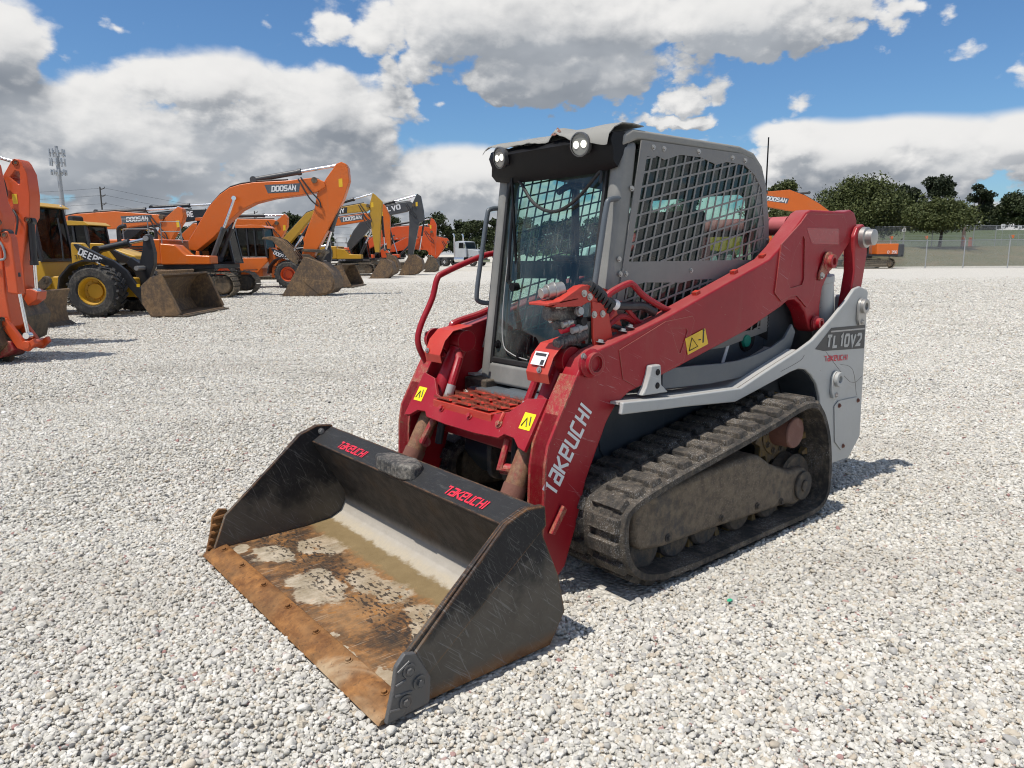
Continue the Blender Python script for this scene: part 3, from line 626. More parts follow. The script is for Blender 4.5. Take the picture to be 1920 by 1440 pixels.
for s, y0 in ((1, .405), (-1, -.475)):
    q = [CP(y0, .085, .0015), CP(y0+.075, .085, .0015), CP(y0+.075, .165, .0015), CP(y0, .165, .0015)]
    P('yellow_sticker', MB().add(q, [(0, 1, 2, 3)]), 'yellowb', CM, sm=0)
    q = CP(y0+.02, .13, .003); P('sticker_mark', MB().tube([CP(y0+.012, .15, .003), CP(y0+.03, .11, .003), CP(y0+.045, .15, .003)], .003, 5).tube([CP(y0+.05, .10, .003), CP(y0+.062, .14, .003)], .003, 5), 'ink', CM)
def tread(x, y0, y1, z, tilt):
    """serrated grip strip running along y"""
    m = MB(); n_ = 14; w = .052
    for i in range(n_):
        a, b = y0+(y1-y0)*i/n_, y0+(y1-y0)*(i+1)/n_; c = (a+b)/2
        m.add([(x, a, z), (x, b, z), (x-w, b, z-.004), (x-w, a, z-.004), (x+.003, c, z+.02), (x-w-.003, c, z+.016)], [(0, 1, 2, 3), (0, 4, 1), (2, 5, 3), (0, 1, 4), (2, 3, 5)])
    return m
ST = P('step', MB().prism([(-1.03, .785), (-1.31, .80), (-1.31, .792), (-1.035, .775), (-1.045, .735), (-1.03, .735)], -.28, .20), 'orange', bev=.002)
for i in range(4):
    for j in range(3):
        y0 = -.275+.16*j+(.02 if i % 2 else 0)
        P('tread_strip', tread(-1.035-.066*i, y0, y0+.135, .797+.004*i, 0), 'orange', ST, sm=0)
for y in (-.20, .04, .27): bolt(CP(y, .17, .0), nf, .014, CM, 'redlow')
P('step_side', MB().prism([(-1.03, .735), (-1.03, .785), (-1.31, .80), (-1.31, .76), (-1.12, .70)], .2005, .206), 'orange', ST, .002)
P('step_hook', MB().tube([(-1.06, .27, .80), (-1.035, .27, .76), (-1.03, .25, .70), (-1.035, .20, .685)], .01, 8, 4), 'orange', ST)
for s in (1, -1):
    a, b = Vector((-.985, s*.42, .465)), Vector((-1.31, s*.405, 1.06)); d = (b-a).normalized()
    T = P('tilt_cylinder', MB().cyl(a+d*.30, b-d*.05, .047, n=24).cyl(b-Vector((0, .05, 0)), b+Vector((0, .05, 0)), .06, n=20), 'red')
    P('cylinder_barrel', MB().cyl(a-d*.03, a+d*.30, .051, n=24), 'rustcyl', T, .004)
    P('gland', MB().cyl(a-d*.035, a+d*.035, .056, n=24), 'rusthub', T)
    P('rod', MB().cyl(a-d*.17, a-d*.03, .026), 'chrome', T)
    P('fitting', MB().tube([a+d*.1+Vector((.02, s*-.05, 0)), a+d*.1+Vector((.05, s*-.09, 0)), a+d*.22+Vector((.04, s*-.11, .02))], .017, 8).cyl(a+d*.1+Vector((.0, s*-.04, 0)), a+d*.1+Vector((.03, s*-.1, 0)), .026), 'redlow', T)
    P('hose_fitting', MB().tube([b-d*.10+Vector((.0, s*-.03, .03)), b-d*.12+Vector((.02, s*-.085, .02)), b-d*.26+Vector((.02, s*-.10, 0))], .022, 10), 'red', T)
    P('hose', MB().tube([b-d*.26+Vector((.02, s*-.10, 0)), b-d*.42+Vector((.0, s*-.11, 0)), b-d*.60+Vector((-.06, s*-.10, 0))], .021, 8, 3), 'hose', T)
    P('hose_sleeve', MB().cyl(b-d*.25+Vector((.02, s*-.10, 0)), b-d*.36+Vector((.008, s*-.105, 0)), .0245), 'sleeve', T)
    P('cover', MB().strip([(-1.135, .955), (-1.125, 1.0), (-1.16, 1.075), (-1.215, 1.125), (-1.345, 1.145)], s*.35, s*.497, .005), 'orange', bev=.002)
LBL = P('paper_label', MB().add([(-1.1415, .375, 1.03), (-1.1415, .465, 1.03), (-1.175, .465, 1.087), (-1.175, .375, 1.087)], [(0, 1, 2, 3)]), 'paper', sm=0)
LBL.location = (2.011, 0, .005)
P('label_print', MB().add([(-1.1635, .385, 1.0695), (-1.1635, .455, 1.0695), (-1.1705, .455, 1.0812), (-1.1705, .385, 1.0812)], [(0, 1, 2, 3)]).add([(-1.1425, .435, 1.0338), (-1.1425, .457, 1.0338), (-1.1545, .457, 1.0541), (-1.1545, .435, 1.0541)], [(0, 1, 2, 3)]), 'charc', LBL, sm=0)
bolt((-1.128, .44, 1.015), (1, 0, .2), .01, LD); bolt((-1.128, -.47, 1.015), (1, 0, .2), .01, LD)
# --- hydraulic coupler block on the left arm
CB = P('coupler_bracket', MB().prism([(-1.12, 1.30), (-1.30, 1.385), (-1.34, 1.39), (-1.42, 1.36), (-1.45, 1.31), (-1.34, 1.31), (-1.30, 1.295)], .475, .53), 'orange', bev=.003)
P('bracket_hood', MB().prism([(-1.10, 1.318), (-1.28, 1.335), (-1.28, 1.325), (-1.10, 1.306)], .40, .53), 'orange', CB, .003)
P('bracket_post', MB().prism([(-1.36, 1.315), (-1.46, 1.30), (-1.50, 1.14), (-1.38, 1.09), (-1.37, 1.15)], .525, .54), 'orange', CB, .004)
P('bracket_post', MB().prism([(-1.33, 1.30), (-1.38, 1.30), (-1.41, 1.09), (-1.34, 1.08)], .44, .455), 'orange', CB, .003)
P('valve_block', MB().box((-1.28, .45, 1.25), (.12, .06, .09), ('Y', R(20))).box((-1.32, .46, 1.17), (.07, .06, .12), ('Y', R(-10))).cyl((-1.16, .45, 1.27), (-1.25, .45, 1.26), .034).cyl((-1.20, .46, 1.21), (-1.30, .46, 1.22), .02), 'valve', CB, .008)
P('quick_coupler', MB().cyl((-1.20, .47, 1.125), (-1.36, .49, 1.165), .026).cyl((-1.23, .474, 1.133), (-1.245, .476, 1.136), .031).cyl((-1.30, .483, 1.15), (-1.36, .49, 1.165), .031), 'valve', CB, .003)
P('quick_coupler', MB().cyl((-1.17, .44, 1.36), (-1.25, .46, 1.372), .034).cyl((-1.14, .435, 1.354), (-1.17, .44, 1.36), .024).cyl((-1.20, .447, 1.364), (-1.215, .45, 1.366), .04), 'steel', CB, .003)
for (p, q, r_, m_) in (((-1.20, .43, 1.235), (-1.27, .44, 1.24), .016, 'steel'), ((-1.22, .49, 1.215), (-1.28, .49, 1.225), .014, 'steel'), ((-1.30, .50, 1.27), (-1.30, .53, 1.275), .018, 'steel'), ((-1.27, .50, 1.185), (-1.35, .51, 1.20), .015, 'sleeve'), ((-1.19, .47, 1.295), (-1.26, .47, 1.295), .012, 'steel'), ((-1.33, .42, 1.22), (-1.33, .52, 1.225), .02, 'rubberdk')):
    P('valve_fitting', MB().cyl(p, q, r_, n=12).cyl(Vector(p).lerp(Vector(q), .4), Vector(p).lerp(Vector(q), .6), r_*1.35, n=6), m_, CB)
P('valve_hose', MB().tube([(-1.33, .46, 1.13), (-1.38, .48, 1.10), (-1.46, .50, 1.13), (-1.55, .51, 1.15)], .014, 8, 4), 'hose', CB)
P('valve_hose', MB().tube([(-1.34, .47, 1.22), (-1.42, .49, 1.23), (-1.50, .51, 1.20), (-1.60, .515, 1.17)], .012, 8, 4), 'hose', CB)
P('red_cap', MB().cyl((-1.245, .45, 1.19), (-1.31, .47, 1.205), .024), 'redprint', CB, .004)
P('arm_hose', MB().tube([(-1.34, .50, 1.385), (-1.40, .52, 1.37), (-1.47, .53, 1.315), (-1.52, .53, 1.29), (-1.63, .53, 1.28), (-1.72, .53, 1.275), (-1.80, .535, 1.24)], .021, 10, 5), 'hose', CB)
for i in range(7): P('hose_wrap', MB().cyl((-1.36-.018*i, .51+.003*i, 1.382-.012*i*(1+.06*i)), (-1.372-.018*i, .512+.003*i, 1.374-.012*i*(1+.06*i)), .031-.002*(i % 2), n=12), 'rubberdk', CB)
P('hose_sleeve', MB().cyl((-1.505, .53, 1.297), (-1.53, .53, 1.288), .025), 'paper', CB)
for q in ((-1.315, .5305, 1.352), (-1.35, .5305, 1.335), (-1.37, .5405, 1.255), (-1.425, .5405, 1.255)): bolt(q, (0, 1, 0), .011, CB)
for q in ((-1.40, .555, 1.125), (-1.55, .555, 1.165), (-1.60, .555, 1.18)): bolt(q, (-.25, 0, 1), .014, CB)
P('arm_rail', MB().tube([(-1.43, .53, 1.30), (-1.475, .535, 1.345), (-1.591, .54, 1.386), (-1.636, .54, 1.378), (-1.716, .54, 1.323), (-1.848, .54, 1.265), (-1.92, .54, 1.24)], .016, 10, 4), 'red')
P('arm_pipe', MB().tube([(-1.45, .52, 1.19), (-1.55, .52, 1.285), (-1.60, .52, 1.28), (-1.70, .52, 1.20), (-1.80, .52, 1.20)], .013, 8, 4).tube([(-1.45, .51, 1.16), (-1.57, .51, 1.23), (-1.66, .51, 1.21), (-1.72, .51, 1.17)], .015, 8, 4), 'red')
P('valve_strut', MB().prism([(-1.46, 1.37), (-1.50, 1.36), (-1.60, 1.17), (-1.54, 1.15)], .50, .512), 'orange', CB)
P('grab_rail', MB().tube([(-1.178, -.56, .93), (-1.129, -.565, 1.042), (-1.15, -.57, 1.138), (-1.232, -.57, 1.286), (-1.268, -.57, 1.392), (-1.318, -.57, 1.427), (-1.524, -.57, 1.498), (-1.66, -.57, 1.53), (-1.70, -.57, 1.50), (-1.72, -.565, 1.22)], .017, 12, 4), 'red')
P('inner_rail', MB().tube([(-1.26, -.49, .96), (-1.30, -.49, 1.12), (-1.34, -.49, 1.155), (-1.5, -.49, 1.19), (-1.7, -.49, 1.25)], .02, 10, 4), 'red')
# --- cab
def xf(z): return -1.49-.14*(z-1.0)
HW = .462
CABF = [(xf(.86), .86), (xf(2.0), 2.0), (xf(2.0)-.105, 2.0), (xf(.86)-.13, .86)]
CAB = P('cab', MB().box((-2.2, 0, .83), (1.35, .86, .06)).box((-2.86, 0, .98), (.06, .86, .26)), 'cab')
for s in (1, -1):
    P('front_pillar', MB().prism([(xf(.80), .80), (xf(2.03), 2.03), (xf(2.06)-.11, 2.06), (xf(.80)-.135, .80)], s*.375, s*HW), 'cab', CAB, .035, 4)
    P('door_seal', MB().prism([(xf(.92)+.001, .92), (xf(1.97)+.001, 1.97), (xf(1.97)-.02, 1.97), (xf(.92)-.02, .92)], s*.355, s*.3745), 'seal', CAB, .004)
    P('rear_pillar', MB().prism([(-2.66, 2.04), (-2.76, 1.99), (-2.82, 1.91), (-2.87, 1.76), (-2.91, 1.5), (-2.93, 1.1), (-2.83, 1.1), (-2.82, 1.5), (-2.77, 1.74), (-2.70, 1.88)], s*.40, s*HW), 'cab', CAB, .02)
    P('roof_rail', MB().prism([(xf(2.0), 2.02), (xf(2.06), 2.075), (-1.70, 2.105), (-2.58, 2.10), (-2.72, 2.075), (-2.81, 2.01), (-2.865, 1.90), (-2.90, 1.75), (-2.87, 1.75), (-2.83, 1.89), (-2.78, 1.985), (-2.70, 2.035), (-2.57, 2.056), (-1.74, 2.058)], s*.38, s*HW), 'cabtop', CAB, .018, 3)
P('roof', MB().prism([(-1.66, 2.06), (-1.70, 2.108), (-2.58, 2.103), (-2.72, 2.075), (-2.81, 2.01), (-2.865, 1.90), (-2.84, 1.90), (-2.78, 1.98), (-2.70, 2.03), (-2.57, 2.05)], -.3795, .3795), 'cabtop', CAB, .01)
P('headliner', MB().prism([(-1.85, 1.965), (-1.80, 2.03), (-2.62, 2.03), (-2.74, 1.93), (-2.70, 1.875), (-2.55, 1.90)], -.40, .40), 'liner', CAB, .01)
for k in range(3, 15):
    for s in (1,): P('headliner_rib', MB().box((-1.76-.062*k, s*.405, 1.955-.003*k), (.03, .012, .13)), 'liner', CAB, .004)
P('front_sill', MB().prism([(xf(.80)+.012, .815), (xf(.93)+.006, .93), (xf(.93)-.10, .93), (xf(.80)-.10, .815)], -.3745, .3745), 'cab', CAB, .02, 3)
P('windshield_seal', MB().prism([(xf(.931)+.004, .931), (xf(.96)+.004, .96), (xf(.96)-.03, .96), (xf(.931)-.03, .931)], -.354, .354), 'seal', CAB, .006)
P('windshield_seal', MB().prism([(xf(1.95)+.004, 1.95), (xf(1.99)+.004, 1.99), (xf(1.99)-.03, 1.99), (xf(1.95)-.03, 1.95)], -.354, .354), 'seal', CAB, .006)
P('windshield', MB().add([(xf(.962)-.012, -.353, .962), (xf(.962)-.012, .353, .962), (xf(1.948)-.012, .353, 1.948), (xf(1.948)-.012, -.353, 1.948)], [(0, 1, 2, 3)]), 'glass', CAB, sm=0)
for q in ((-.325, 1.03), (-.13, .985)): bolt((xf(q[1])-.01, q[0], q[1]), (1, 0, .14), .016, CAB, 'black', 'glass_knob')
# visor over the windshield: black shell, lamps, torn grey cover
rows = []
ny = 22
for i in range(ny+1):
    y = -.455+.91*i/ny; k = abs(y)/.455; b = (1-k**4); dip = .012*math.sin(i*1.3)
    rows.append([(xf(1.93)+.015, y, 1.925-.02*b), (xf(1.95)+.05+.015*b, y, 1.955), (-1.575+.035*b, y, 2.0), (-1.555+.04*b, y, 2.045), (-1.57+.03*b, y, 2.08+dip*.3), (-1.64, y, 2.085), (-1.70, y, 2.075)])
v = [p for r in rows for p in r]; m_ = len(rows[0])
VZ = P('visor', MB().add(v, [(i*m_+j, i*m_+j+1, (i+1)*m_+j+1, (i+1)*m_+j) for i in range(ny) for j in range(m_-1)]+[tuple(range(m_)), tuple(range(ny*m_+m_-1, ny*m_-1, -1))]), 'black', CAB, sm=60)
rows = []; ny = 46; rr = random.Random(5)
for i in range(ny+1):
    y = -.458+.916*i/ny; u = i/ny
    rag = .006*math.sin(u*31)+.008*math.sin(u*17+1)+rr.uniform(-.003, .003)
    lift = .006*math.sin(u*9+.5)+.004*math.sin(u*23)+.030*math.exp(-((u-.62)/.035)**2)
    down = .06*max(0, min(1, (u-.70)/.12))+.03*max(0, (.08-u)/.08)
    rows.append([(-1.515+rag*.8-.01*abs(y), y, 2.075+rag*.5+lift-down*.9), (-1.535+rag*.4, y, 2.088+lift-down*.45), (-1.575, y, 2.102+lift*.8-down*.12), (-1.63, y, 2.116+lift*.35), (-1.70, y, 2.118), (-1.78, y, 2.1125)])
v = [p for r in rows for p in r]; m_ = 6; nn_ = len(v)
v = [(p[0], p[1], p[2]+.012) for p in v]; v2 = [(p[0], p[1], p[2]-.005) for p in v]
fs = [(i*m_+j, i*m_+j+1, (i+1)*m_+j+1, (i+1)*m_+j) for i in range(ny) for j in range(m_-1)]
P('torn_roof_cover', MB().add(v+v2, fs+[tuple(q+nn_ for q in f)[::-1] for f in fs]+[(i*m_, (i+1)*m_, (i+1)*m_+nn_, i*m_+nn_) for i in range(ny)]+[(j, j+nn_, j+1+nn_, j+1) for j in range(m_-1)]+[(ny*m_+j, ny*m_+j+1, ny*m_+j+1+nn_, ny*m_+j+nn_) for j in range(m_-1)]), 'cabtop', CAB, sm=70)
P('rust_flap', MB().add([(-1.51, .095, 2.10), (-1.505, .135, 2.095), (-1.53, .15, 2.115), (-1.545, .11, 2.14), (-1.54, .085, 2.12)], [(0, 1, 2, 3, 4)]), 'rusthub', CAB, sm=0)
for s in (1, -1):
    c = Vector((-1.515, s*.302, 2.035)); d = Vector((1, s*.12, -.12)).normalized()
    WL = P('work_light', MB().lathe([(0, -.06), (.04, -.06), (.052, -.015), (.057, 0), (.057, .012), (.05, .014)], c, d, 32), 'rim', CAB)
    P('lens', MB().lathe([(.0, .008), (.05, .008)], c, d, 32), 'lens', WL)
    a = d.cross(Vector((0, 0, 1))).normalized()
    for k in (-1, 1): P('lamp_bulb', MB().lathe([(0, .0115), (.0155, .0115), (.017, .009)], c+a*k*.0225, d, 20), 'led', WL)
SEAL = [(-.345, 1.80), (-.332, 1.902), (-.286, 1.925), (-.243, 1.906), (-.15, 1.814), (-.065, 1.764), (.034, 1.74), (.125, 1.755), (.219, 1.806), (.306, 1.882), (.35, 1.915), (.352, 1.86)]
P('hanging_seal', MB().tube([(xf(z)+.012, y, z) for y, z in SEAL], .009, 10, 5), 'seal', CAB)
P('wiper', MB().tube([(xf(1.352)+.02, -.21, 1.352), (xf(1.385)+.025, -.25, 1.385), (xf(1.58)+.02, -.272, 1.58), (xf(1.80)+.015, -.285, 1.80)], .008, 8).box((xf(1.68)+.012, -.262, 1.68), (.01, .014, .50), ('X', R(4))).cyl((xf(1.352)-.01, -.21, 1.352), (xf(1.352)+.03, -.21, 1.352), .022), 'black', CAB)
P('washer_loop', MB().tube([(xf(1.80)+.004, -.285, 1.80), (xf(1.3)+.004, -.30, 1.30), (xf(1.05)+.004, -.27, 1.05), (xf(.99)+.004, -.18, .99), (xf(.97)+.004, -.05, .972)], .003, 6, 6), 'sleeve', CAB)
for s in (1, -1):
    P('grab_handle', MB().tube([(-1.555, s*.445, 1.25), (-1.47, s*.452, 1.265), (-1.455, s*.452, 1.32), (-1.50, s*.452, 1.56), (-1.535, s*.452, 1.735), (-1.56, s*.452, 1.775), (-1.66, s*.445, 1.785)], .0135, 12, 4), 'hullgrey', CAB)
P('inner_mirror', MB().tube([(-1.68, .17, 1.86), (-1.675, .06, 1.87), (-1.675, -.02, 1.845)], .018, 8, 3), 'black', CAB)
# interior
SE = P('seat', MB().prism(rrect(-2.55, 1.02, -2.05, 1.16, .05), -.24, .24).prism([(-2.50, 1.14), (-2.40, 1.14), (-2.52, 1.72), (-2.60, 1.78), (-2.66, 1.76), (-2.60, 1.4)], -.22, .22), 'seat', CAB, .04, 3)
for s in (1, -1): P('armrest', MB().box((-2.15, s*.30, 1.22), (.36, .09, .14)), 'black', CAB, .02)
for s in (1, -1): P('joystick', MB().tube([(-1.99, s*.30, 1.28), (-1.97, s*.30, 1.40)], .02, 8).cyl((-1.97, s*.30, 1.38), (-1.96, s*.30, 1.46), .03, .024), 'black', CAB)
P('safety_bar', MB().tube([(-2.5, -.34, 1.45), (-1.95, -.34, 1.50), (-1.90, -.1, 1.50), (-1.90, .1, 1.50), (-1.95, .34, 1.50), (-2.5, .34, 1.45)], .016, 8, 4), 'black', CAB)
P('floor_panel', MB().box((-1.80, 0, .93), (.45, .72, .04)), 'black', CAB)
P('seat_base', MB().box((-2.60, 0, 1.0), (.5, .8, .3)), 'black', CAB, .02)
P('pedal_boot', MB().lathe([(.075, 0), (.06, .04), (.066, .05), (.05, .08), (.056, .09), (.04, .12)], (-1.68, .12, .95), (0, 0, 1), 16), 'black', CAB)
def rr_yz(y0, z0, y1, z1, r): return rrect(y0, z0, y1, z1, r)
P('rear_wall', MB().plate([(-.40, 1.10), (.40, 1.10), (.40, 2.0), (-.40, 2.0)], [rr_yz(-.375, 1.20, -.02, 1.86, .06), rr_yz(.02, 1.20, .375, 1.86, .06)], -2.80, -2.785, 'x'), 'liner', CAB)
for y in (-.1975, .1975): P('rear_window', MB().add([(-2.795, y-.18, 1.195), (-2.795, y+.18, 1.195), (-2.795, y+.18, 1.865), (-2.795, y-.18, 1.865)], [(0, 1, 2, 3)]), 'sideglass', CAB, sm=0)
# side screens: perforated steel plates, bar by bar
def clip(p, d, poly):
    ts = []
    for i in range(len(poly)):
        a, b = Vector(poly[i]), Vector(poly[(i+1) % len(poly)]); e = b-a; den = d.x*e.y-d.y*e.x
        if abs(den) < 1e-9: continue
        w = a-p; tt = (w.x*e.y-w.y*e.x)/den; u = (w.x*d.y-w.y*d.x)/den
        if 0 <= u < 1: ts.append(tt)
    ts.sort(); return [(ts[i], ts[i+1]) for i in range(0, len(ts)-1, 2) if ts[i+1]-ts[i] > .012]
SO = [(-1.50, 1.0), (-1.624, 1.389), (-1.754, 2.057), (-2.58, 2.058), (-2.71, 2.035), (-2.79, 1.98), (-2.84, 1.89), (-2.885, 1.73), (-2.92, 1.45), (-2.935, 1.06), (-2.5, 1.0)]
H1 = [(-1.68, 1.487), (-1.795, 1.985), (-1.88, 1.992), (-1.93, 1.978), (-2.05, 2.012), (-2.22, 2.012), (-2.36, 1.985), (-2.45, 2.005), (-2.62, 2.0), (-2.72, 1.955), (-2.80, 1.88), (-2.85, 1.65), (-2.86, 1.50), (-2.78, 1.485)]
H2 = [(-1.60, 1.06), (-1.66, 1.36), (-1.80, 1.385), (-2.10, 1.375), (-2.20, 1.388), (-2.75, 1.38), (-2.86, 1.3), (-2.86, 1.08)]
th = R(-11.5); e1 = Vector((math.cos(th), math.sin(th))); e2 = Vector((math.sin(-R(14.5)), math.cos(R(14.5))))
for s in (1, -1):
    yo = s*.4635
    SP = P('side_screen', MB().plate(SO, [H1, H2], yo, yo+s*.006), 'screen', sm=30)
    for H, rng_ in ((H1, 24), (H2, 24)):
        c0 = Vector((-1.90, 1.74)) if H is H1 else Vector((-1.90, 1.22))
        for fam, (d, e, th_) in enumerate(((e2, Vector((-1, 0)), .0105), (e1, Vector((0, 1)), .0095))):
            for k in range(-14, 20):
                p0 = c0+e*(k*.0645)
                for a, b in clip(p0, d, H):
                    q0, q1 = p0+d*a, p0+d*b; nrm = Vector((-d.y, d.x))*th_/2; off = .0008*fam
                    pl = [q0+nrm, q1+nrm, q1-nrm, q0-nrm]
                    P('screen_bar', MB().prism([tuple(w) for w in pl], yo+s*(.001+off), yo+s*(.0045+off)), 'screen', SP, sm=0)
    for q in ((-1.84, 2.03), (-1.92, 2.03), (-2.20, 2.038), (-2.50, 2.03), (-2.62, 2.025), (-1.69, 1.83), (-1.61, 1.50), (-1.62, 1.43), (-1.66, 1.43), (-2.17, 1.435), (-2.885, 1.60)):
        bolt((q[0], yo+s*.006, q[1]), (0, s, 0), .009, SP)
    P('side_window', MB().add([(-1.62, s*.4605, 1.02), (-2.80, s*.4605, 1.02), (-2.80, s*.4605, 1.9), (-2.66, s*.4605, 2.02), (-1.74, s*.4605, 2.03)], [(0, 1, 2, 3, 4)]), 'sideglass', SP, sm=0)
    P('window_divider', MB().box((-2.20, s*.425, 1.6), (.05, .02, .9)), 'black', SP)
for q in (-1.95, -2.45): P('roof_knob', MB().lathe([(0, .018), (.02, .014), (.026, 0)], (q, .30, 2.107), (0, 0, 1), 14), 'black', CAB)
P('whip_antenna', MB().cyl((-2.98, .385, 1.55), (-2.98, .385, 2.19), .006, .004, n=8), 'black', CAB)
P('antenna', MB().cyl((-1.86, .1, 2.10), (-1.86, .1, 2.17), .003, n=6), 'black', CAB)
# --- chassis, fenders and tail
CH = P('chassis', MB().prism([(-1.42, .30), (-1.30, .44), (-1.34, .72), (-1.50, .80), (-3.62, .80), (-3.62, .36), (-3.3, .26), (-1.6, .26)], -.41, .41), 'hull', bev=.03)
for s in (1, -1): P('front_tie_lug', MB().prism(rrect(-1.36, .36, -1.22, .58, .06), s*.04, s*.08), 'mud', CH, .006)
P('access_panel', MB().prism(rrect(-2.05, .50, -1.55, .77, .09), .4105, .418), 'hull', CH, .003)
P('front_deck', MB().box((-1.44, 0, .775), (.20, .80, .05)).prism(rrect(-1.50, .73, -1.385, .81, .03), -.16, .40), 'hullgrey', bev=.012)
DK = P('notice_sticker', MB().box((-1.3835, .10, .778), (.001, .17, .04)), 'paper')
L('CUSTOMER RESPON', (-1.3825, .024, .781), (0, 1, 0), (0, 0, 1), .011, M['redprint'], DK, w=.16, gap=.22, asp=.85)
P('battery_box', MB().box((-1.47, -.40, .80), (.16, .20, .08)), 'mud', CH, .01)
EN = P('engine_housing', MB().prism([(-2.94, .82), (-2.94, 1.28), (-3.05, 1.36), (-3.5, 1.34), (-3.62, 1.2), (-3.62, .82)], -.46, .46), 'hull', bev=.03)
for s in (1, -1): P('side_cover', MB().box((-2.3, s*.44, .95), (1.25, .03, .26)), 'hull', CH)
P('round_opening', MB().lathe([(0, 0), (.055, 0), (.062, .008), (.072, .010), (.078, 0)], (-2.74, .456, 1.03), (0, 1, 0), 28), 'black', CH)
P('green_filler_cap', MB().lathe([(0, .02), (.034, .02), (.04, 0)], (-2.72, .458, 1.02), (0, 1, 0), 24), 'green', CH)
P('side_grille', MB().box((-2.93, .4555, 1.12), (.20, .004, .20), ('Y', R(-20))), 'black', CH)
for i in range(7):
    for j in range(8): P('grille_slot', MB().box((-2.86-.022*i, .458, 1.05+.02*j+.008*i), (.014, .003, .011)), 'hullgrey', CH)
P('white_stripe', MB().prism([(-2.49, .90), (-2.52, .90), (-2.60, 1.08), (-2.575, 1.08)], .456, .460), 'whiteprint', CH)
for s in (1, -1):
    FT = [(-1.80, .962), (-1.87, .964), (-2.05, .957), (-2.28, .945), (-2.45, .945), (-2.63, .962), (-2.78, .99), (-2.905, 1.03), (-2.985, 1.11), (-3.03, 1.06), (-2.99, .97), (-2.85, .90), (-2.7, .86), (-2.45, .845), (-2.19, .845), (-1.80, .865)]
    P('inner_fender', MB().prism(FT, s*.585, s*.60), 'hullgrey', bev=.004)
    PL = [(-1.424, .862), (-1.411, .805), (-1.9, .775), (-2.315, .742), (-2.55, .785), (-2.86, .845), (-2.95, .855), (-3.03, .84), (-3.10, .80), (-3.17, .74), (-3.22, .65), (-3.25, .52), (-3.27, .35), (-3.30, .19), (-3.66, .182), (-3.80, .31), (-3.778, .736), (-3.755, 1.27), (-3.74, 1.285), (-3.64, 1.31), (-3.57, 1.297), (-3.48, 1.23), (-3.30, 1.122), (-3.09, 1.012), (-2.95, .968), (-2.57, .870), (-2.363, .812), (-1.774, .838)]
    FE = P('fender', MB().prism(PL, s*.655, s*.68), 'white', bev=.008, seg=3)
    P('fender_deck', MB().strip([(-1.42, .858), (-1.774, .836), (-2.363, .810), (-2.57, .868), (-2.95, .965)], s*.44, s*.654, .012), 'white', FE)
    P('fender_post', MB().prism([(-1.60, .862), (-1.63, .90), (-1.655, .96), (-1.665, 1.0), (-1.735, 1.0), (-1.745, .90), (-1.80, .856)], s*.60, s*.64), 'white', FE, .008)
    for hz in (.965, .90): P('post_bolt', MB().lathe([(0, .004), (.012, .004), (.016, .0)], (-1.71, s*.641, hz), (0, s, 0), 16), 'black', FE)
    for (kx, kz, m2) in ((-3.66, 1.155, 'steel'), (-3.385, .715, 'white')):
        K = P('pivot_cap', MB().prism(arc(kx, kz+.03, .052, 0, 180, 10)+[(kx-.052, kz-.05), (kx-.03, kz-.09), (kx+.03, kz-.09), (kx+.052, kz-.05)], s*.681, s*.70).lathe([(.046, 0), (.046, .022), (.022, .022), (.022, .004), (0, .004)], (kx, s*.70, kz+.03), (0, s, 0), 20), m2, FE, .004)
        bolt((kx+.0, s*.70, kz-.07), (0, s, 0), .011, FE, m2)
    P('pocket_panel', MB().prism([(-3.40, .57), (-3.45, .598), (-3.70, .59), (-3.735, .56), (-3.735, .48), (-3.70, .32), (-3.53, .26), (-3.44, .33)], s*.681, s*.687), 'white', FE, .004)
    for q in ((-3.46, .565), (-3.71, .565), (-3.55, .285)): bolt((q[0], s*.687, q[1]), (0, s, 0), .010, FE, 'rusthub')
    P('wheel_arch_liner', MB().strip([(-2.86, .84), (-2.95, .85), (-3.03, .835), (-3.10, .795), (-3.17, .735), (-3.22, .645), (-3.25, .52)], s*.42, s*.654, -.02), 'hull', FE)
    if s > 0:
        P('model_plate', MB().prism([(-3.12, .955), (-3.30, 1.07), (-3.745, 1.06), (-3.752, .905), (-3.22, .935)], .6805, .682), 'charc', FE)
        P('model_stripe', MB().prism([(-3.295, 1.052), (-3.30, 1.042), (-3.74, 1.03), (-3.74, 1.04)], .6822, .6828), 'white', FE)
        L('TL10V2', (-3.25, .6822, .955), (-1, 0, -.045), (0, 0, 1), .068, M['white'], FE, w=.26, shear=.1, gap=.36, asp=1.22)
        L('takeuchi', (-3.245, .6805, .868), (-1, 0, -.06), (0, 0, 1), .034, M['redprint'], FE, w=.2, shear=.0, gap=.36, asp=1.25)
        for q in (((-3.25, .93), (-3.6, .70), (-3.76, .72)), ((-3.45, .83), (-3.62, .78), (-3.70, .60)), ((-2.75, .86), (-2.95, .90), (-3.0, .93))):
            P('scratch', MB().tube([(a, .6802, b) for a, b in q], .0012, 4, 4), 'mud', FE)
P('rear_door', MB().box((-3.70, 0, .80), (.08, 1.30, .9)), 'white', bev=.02)
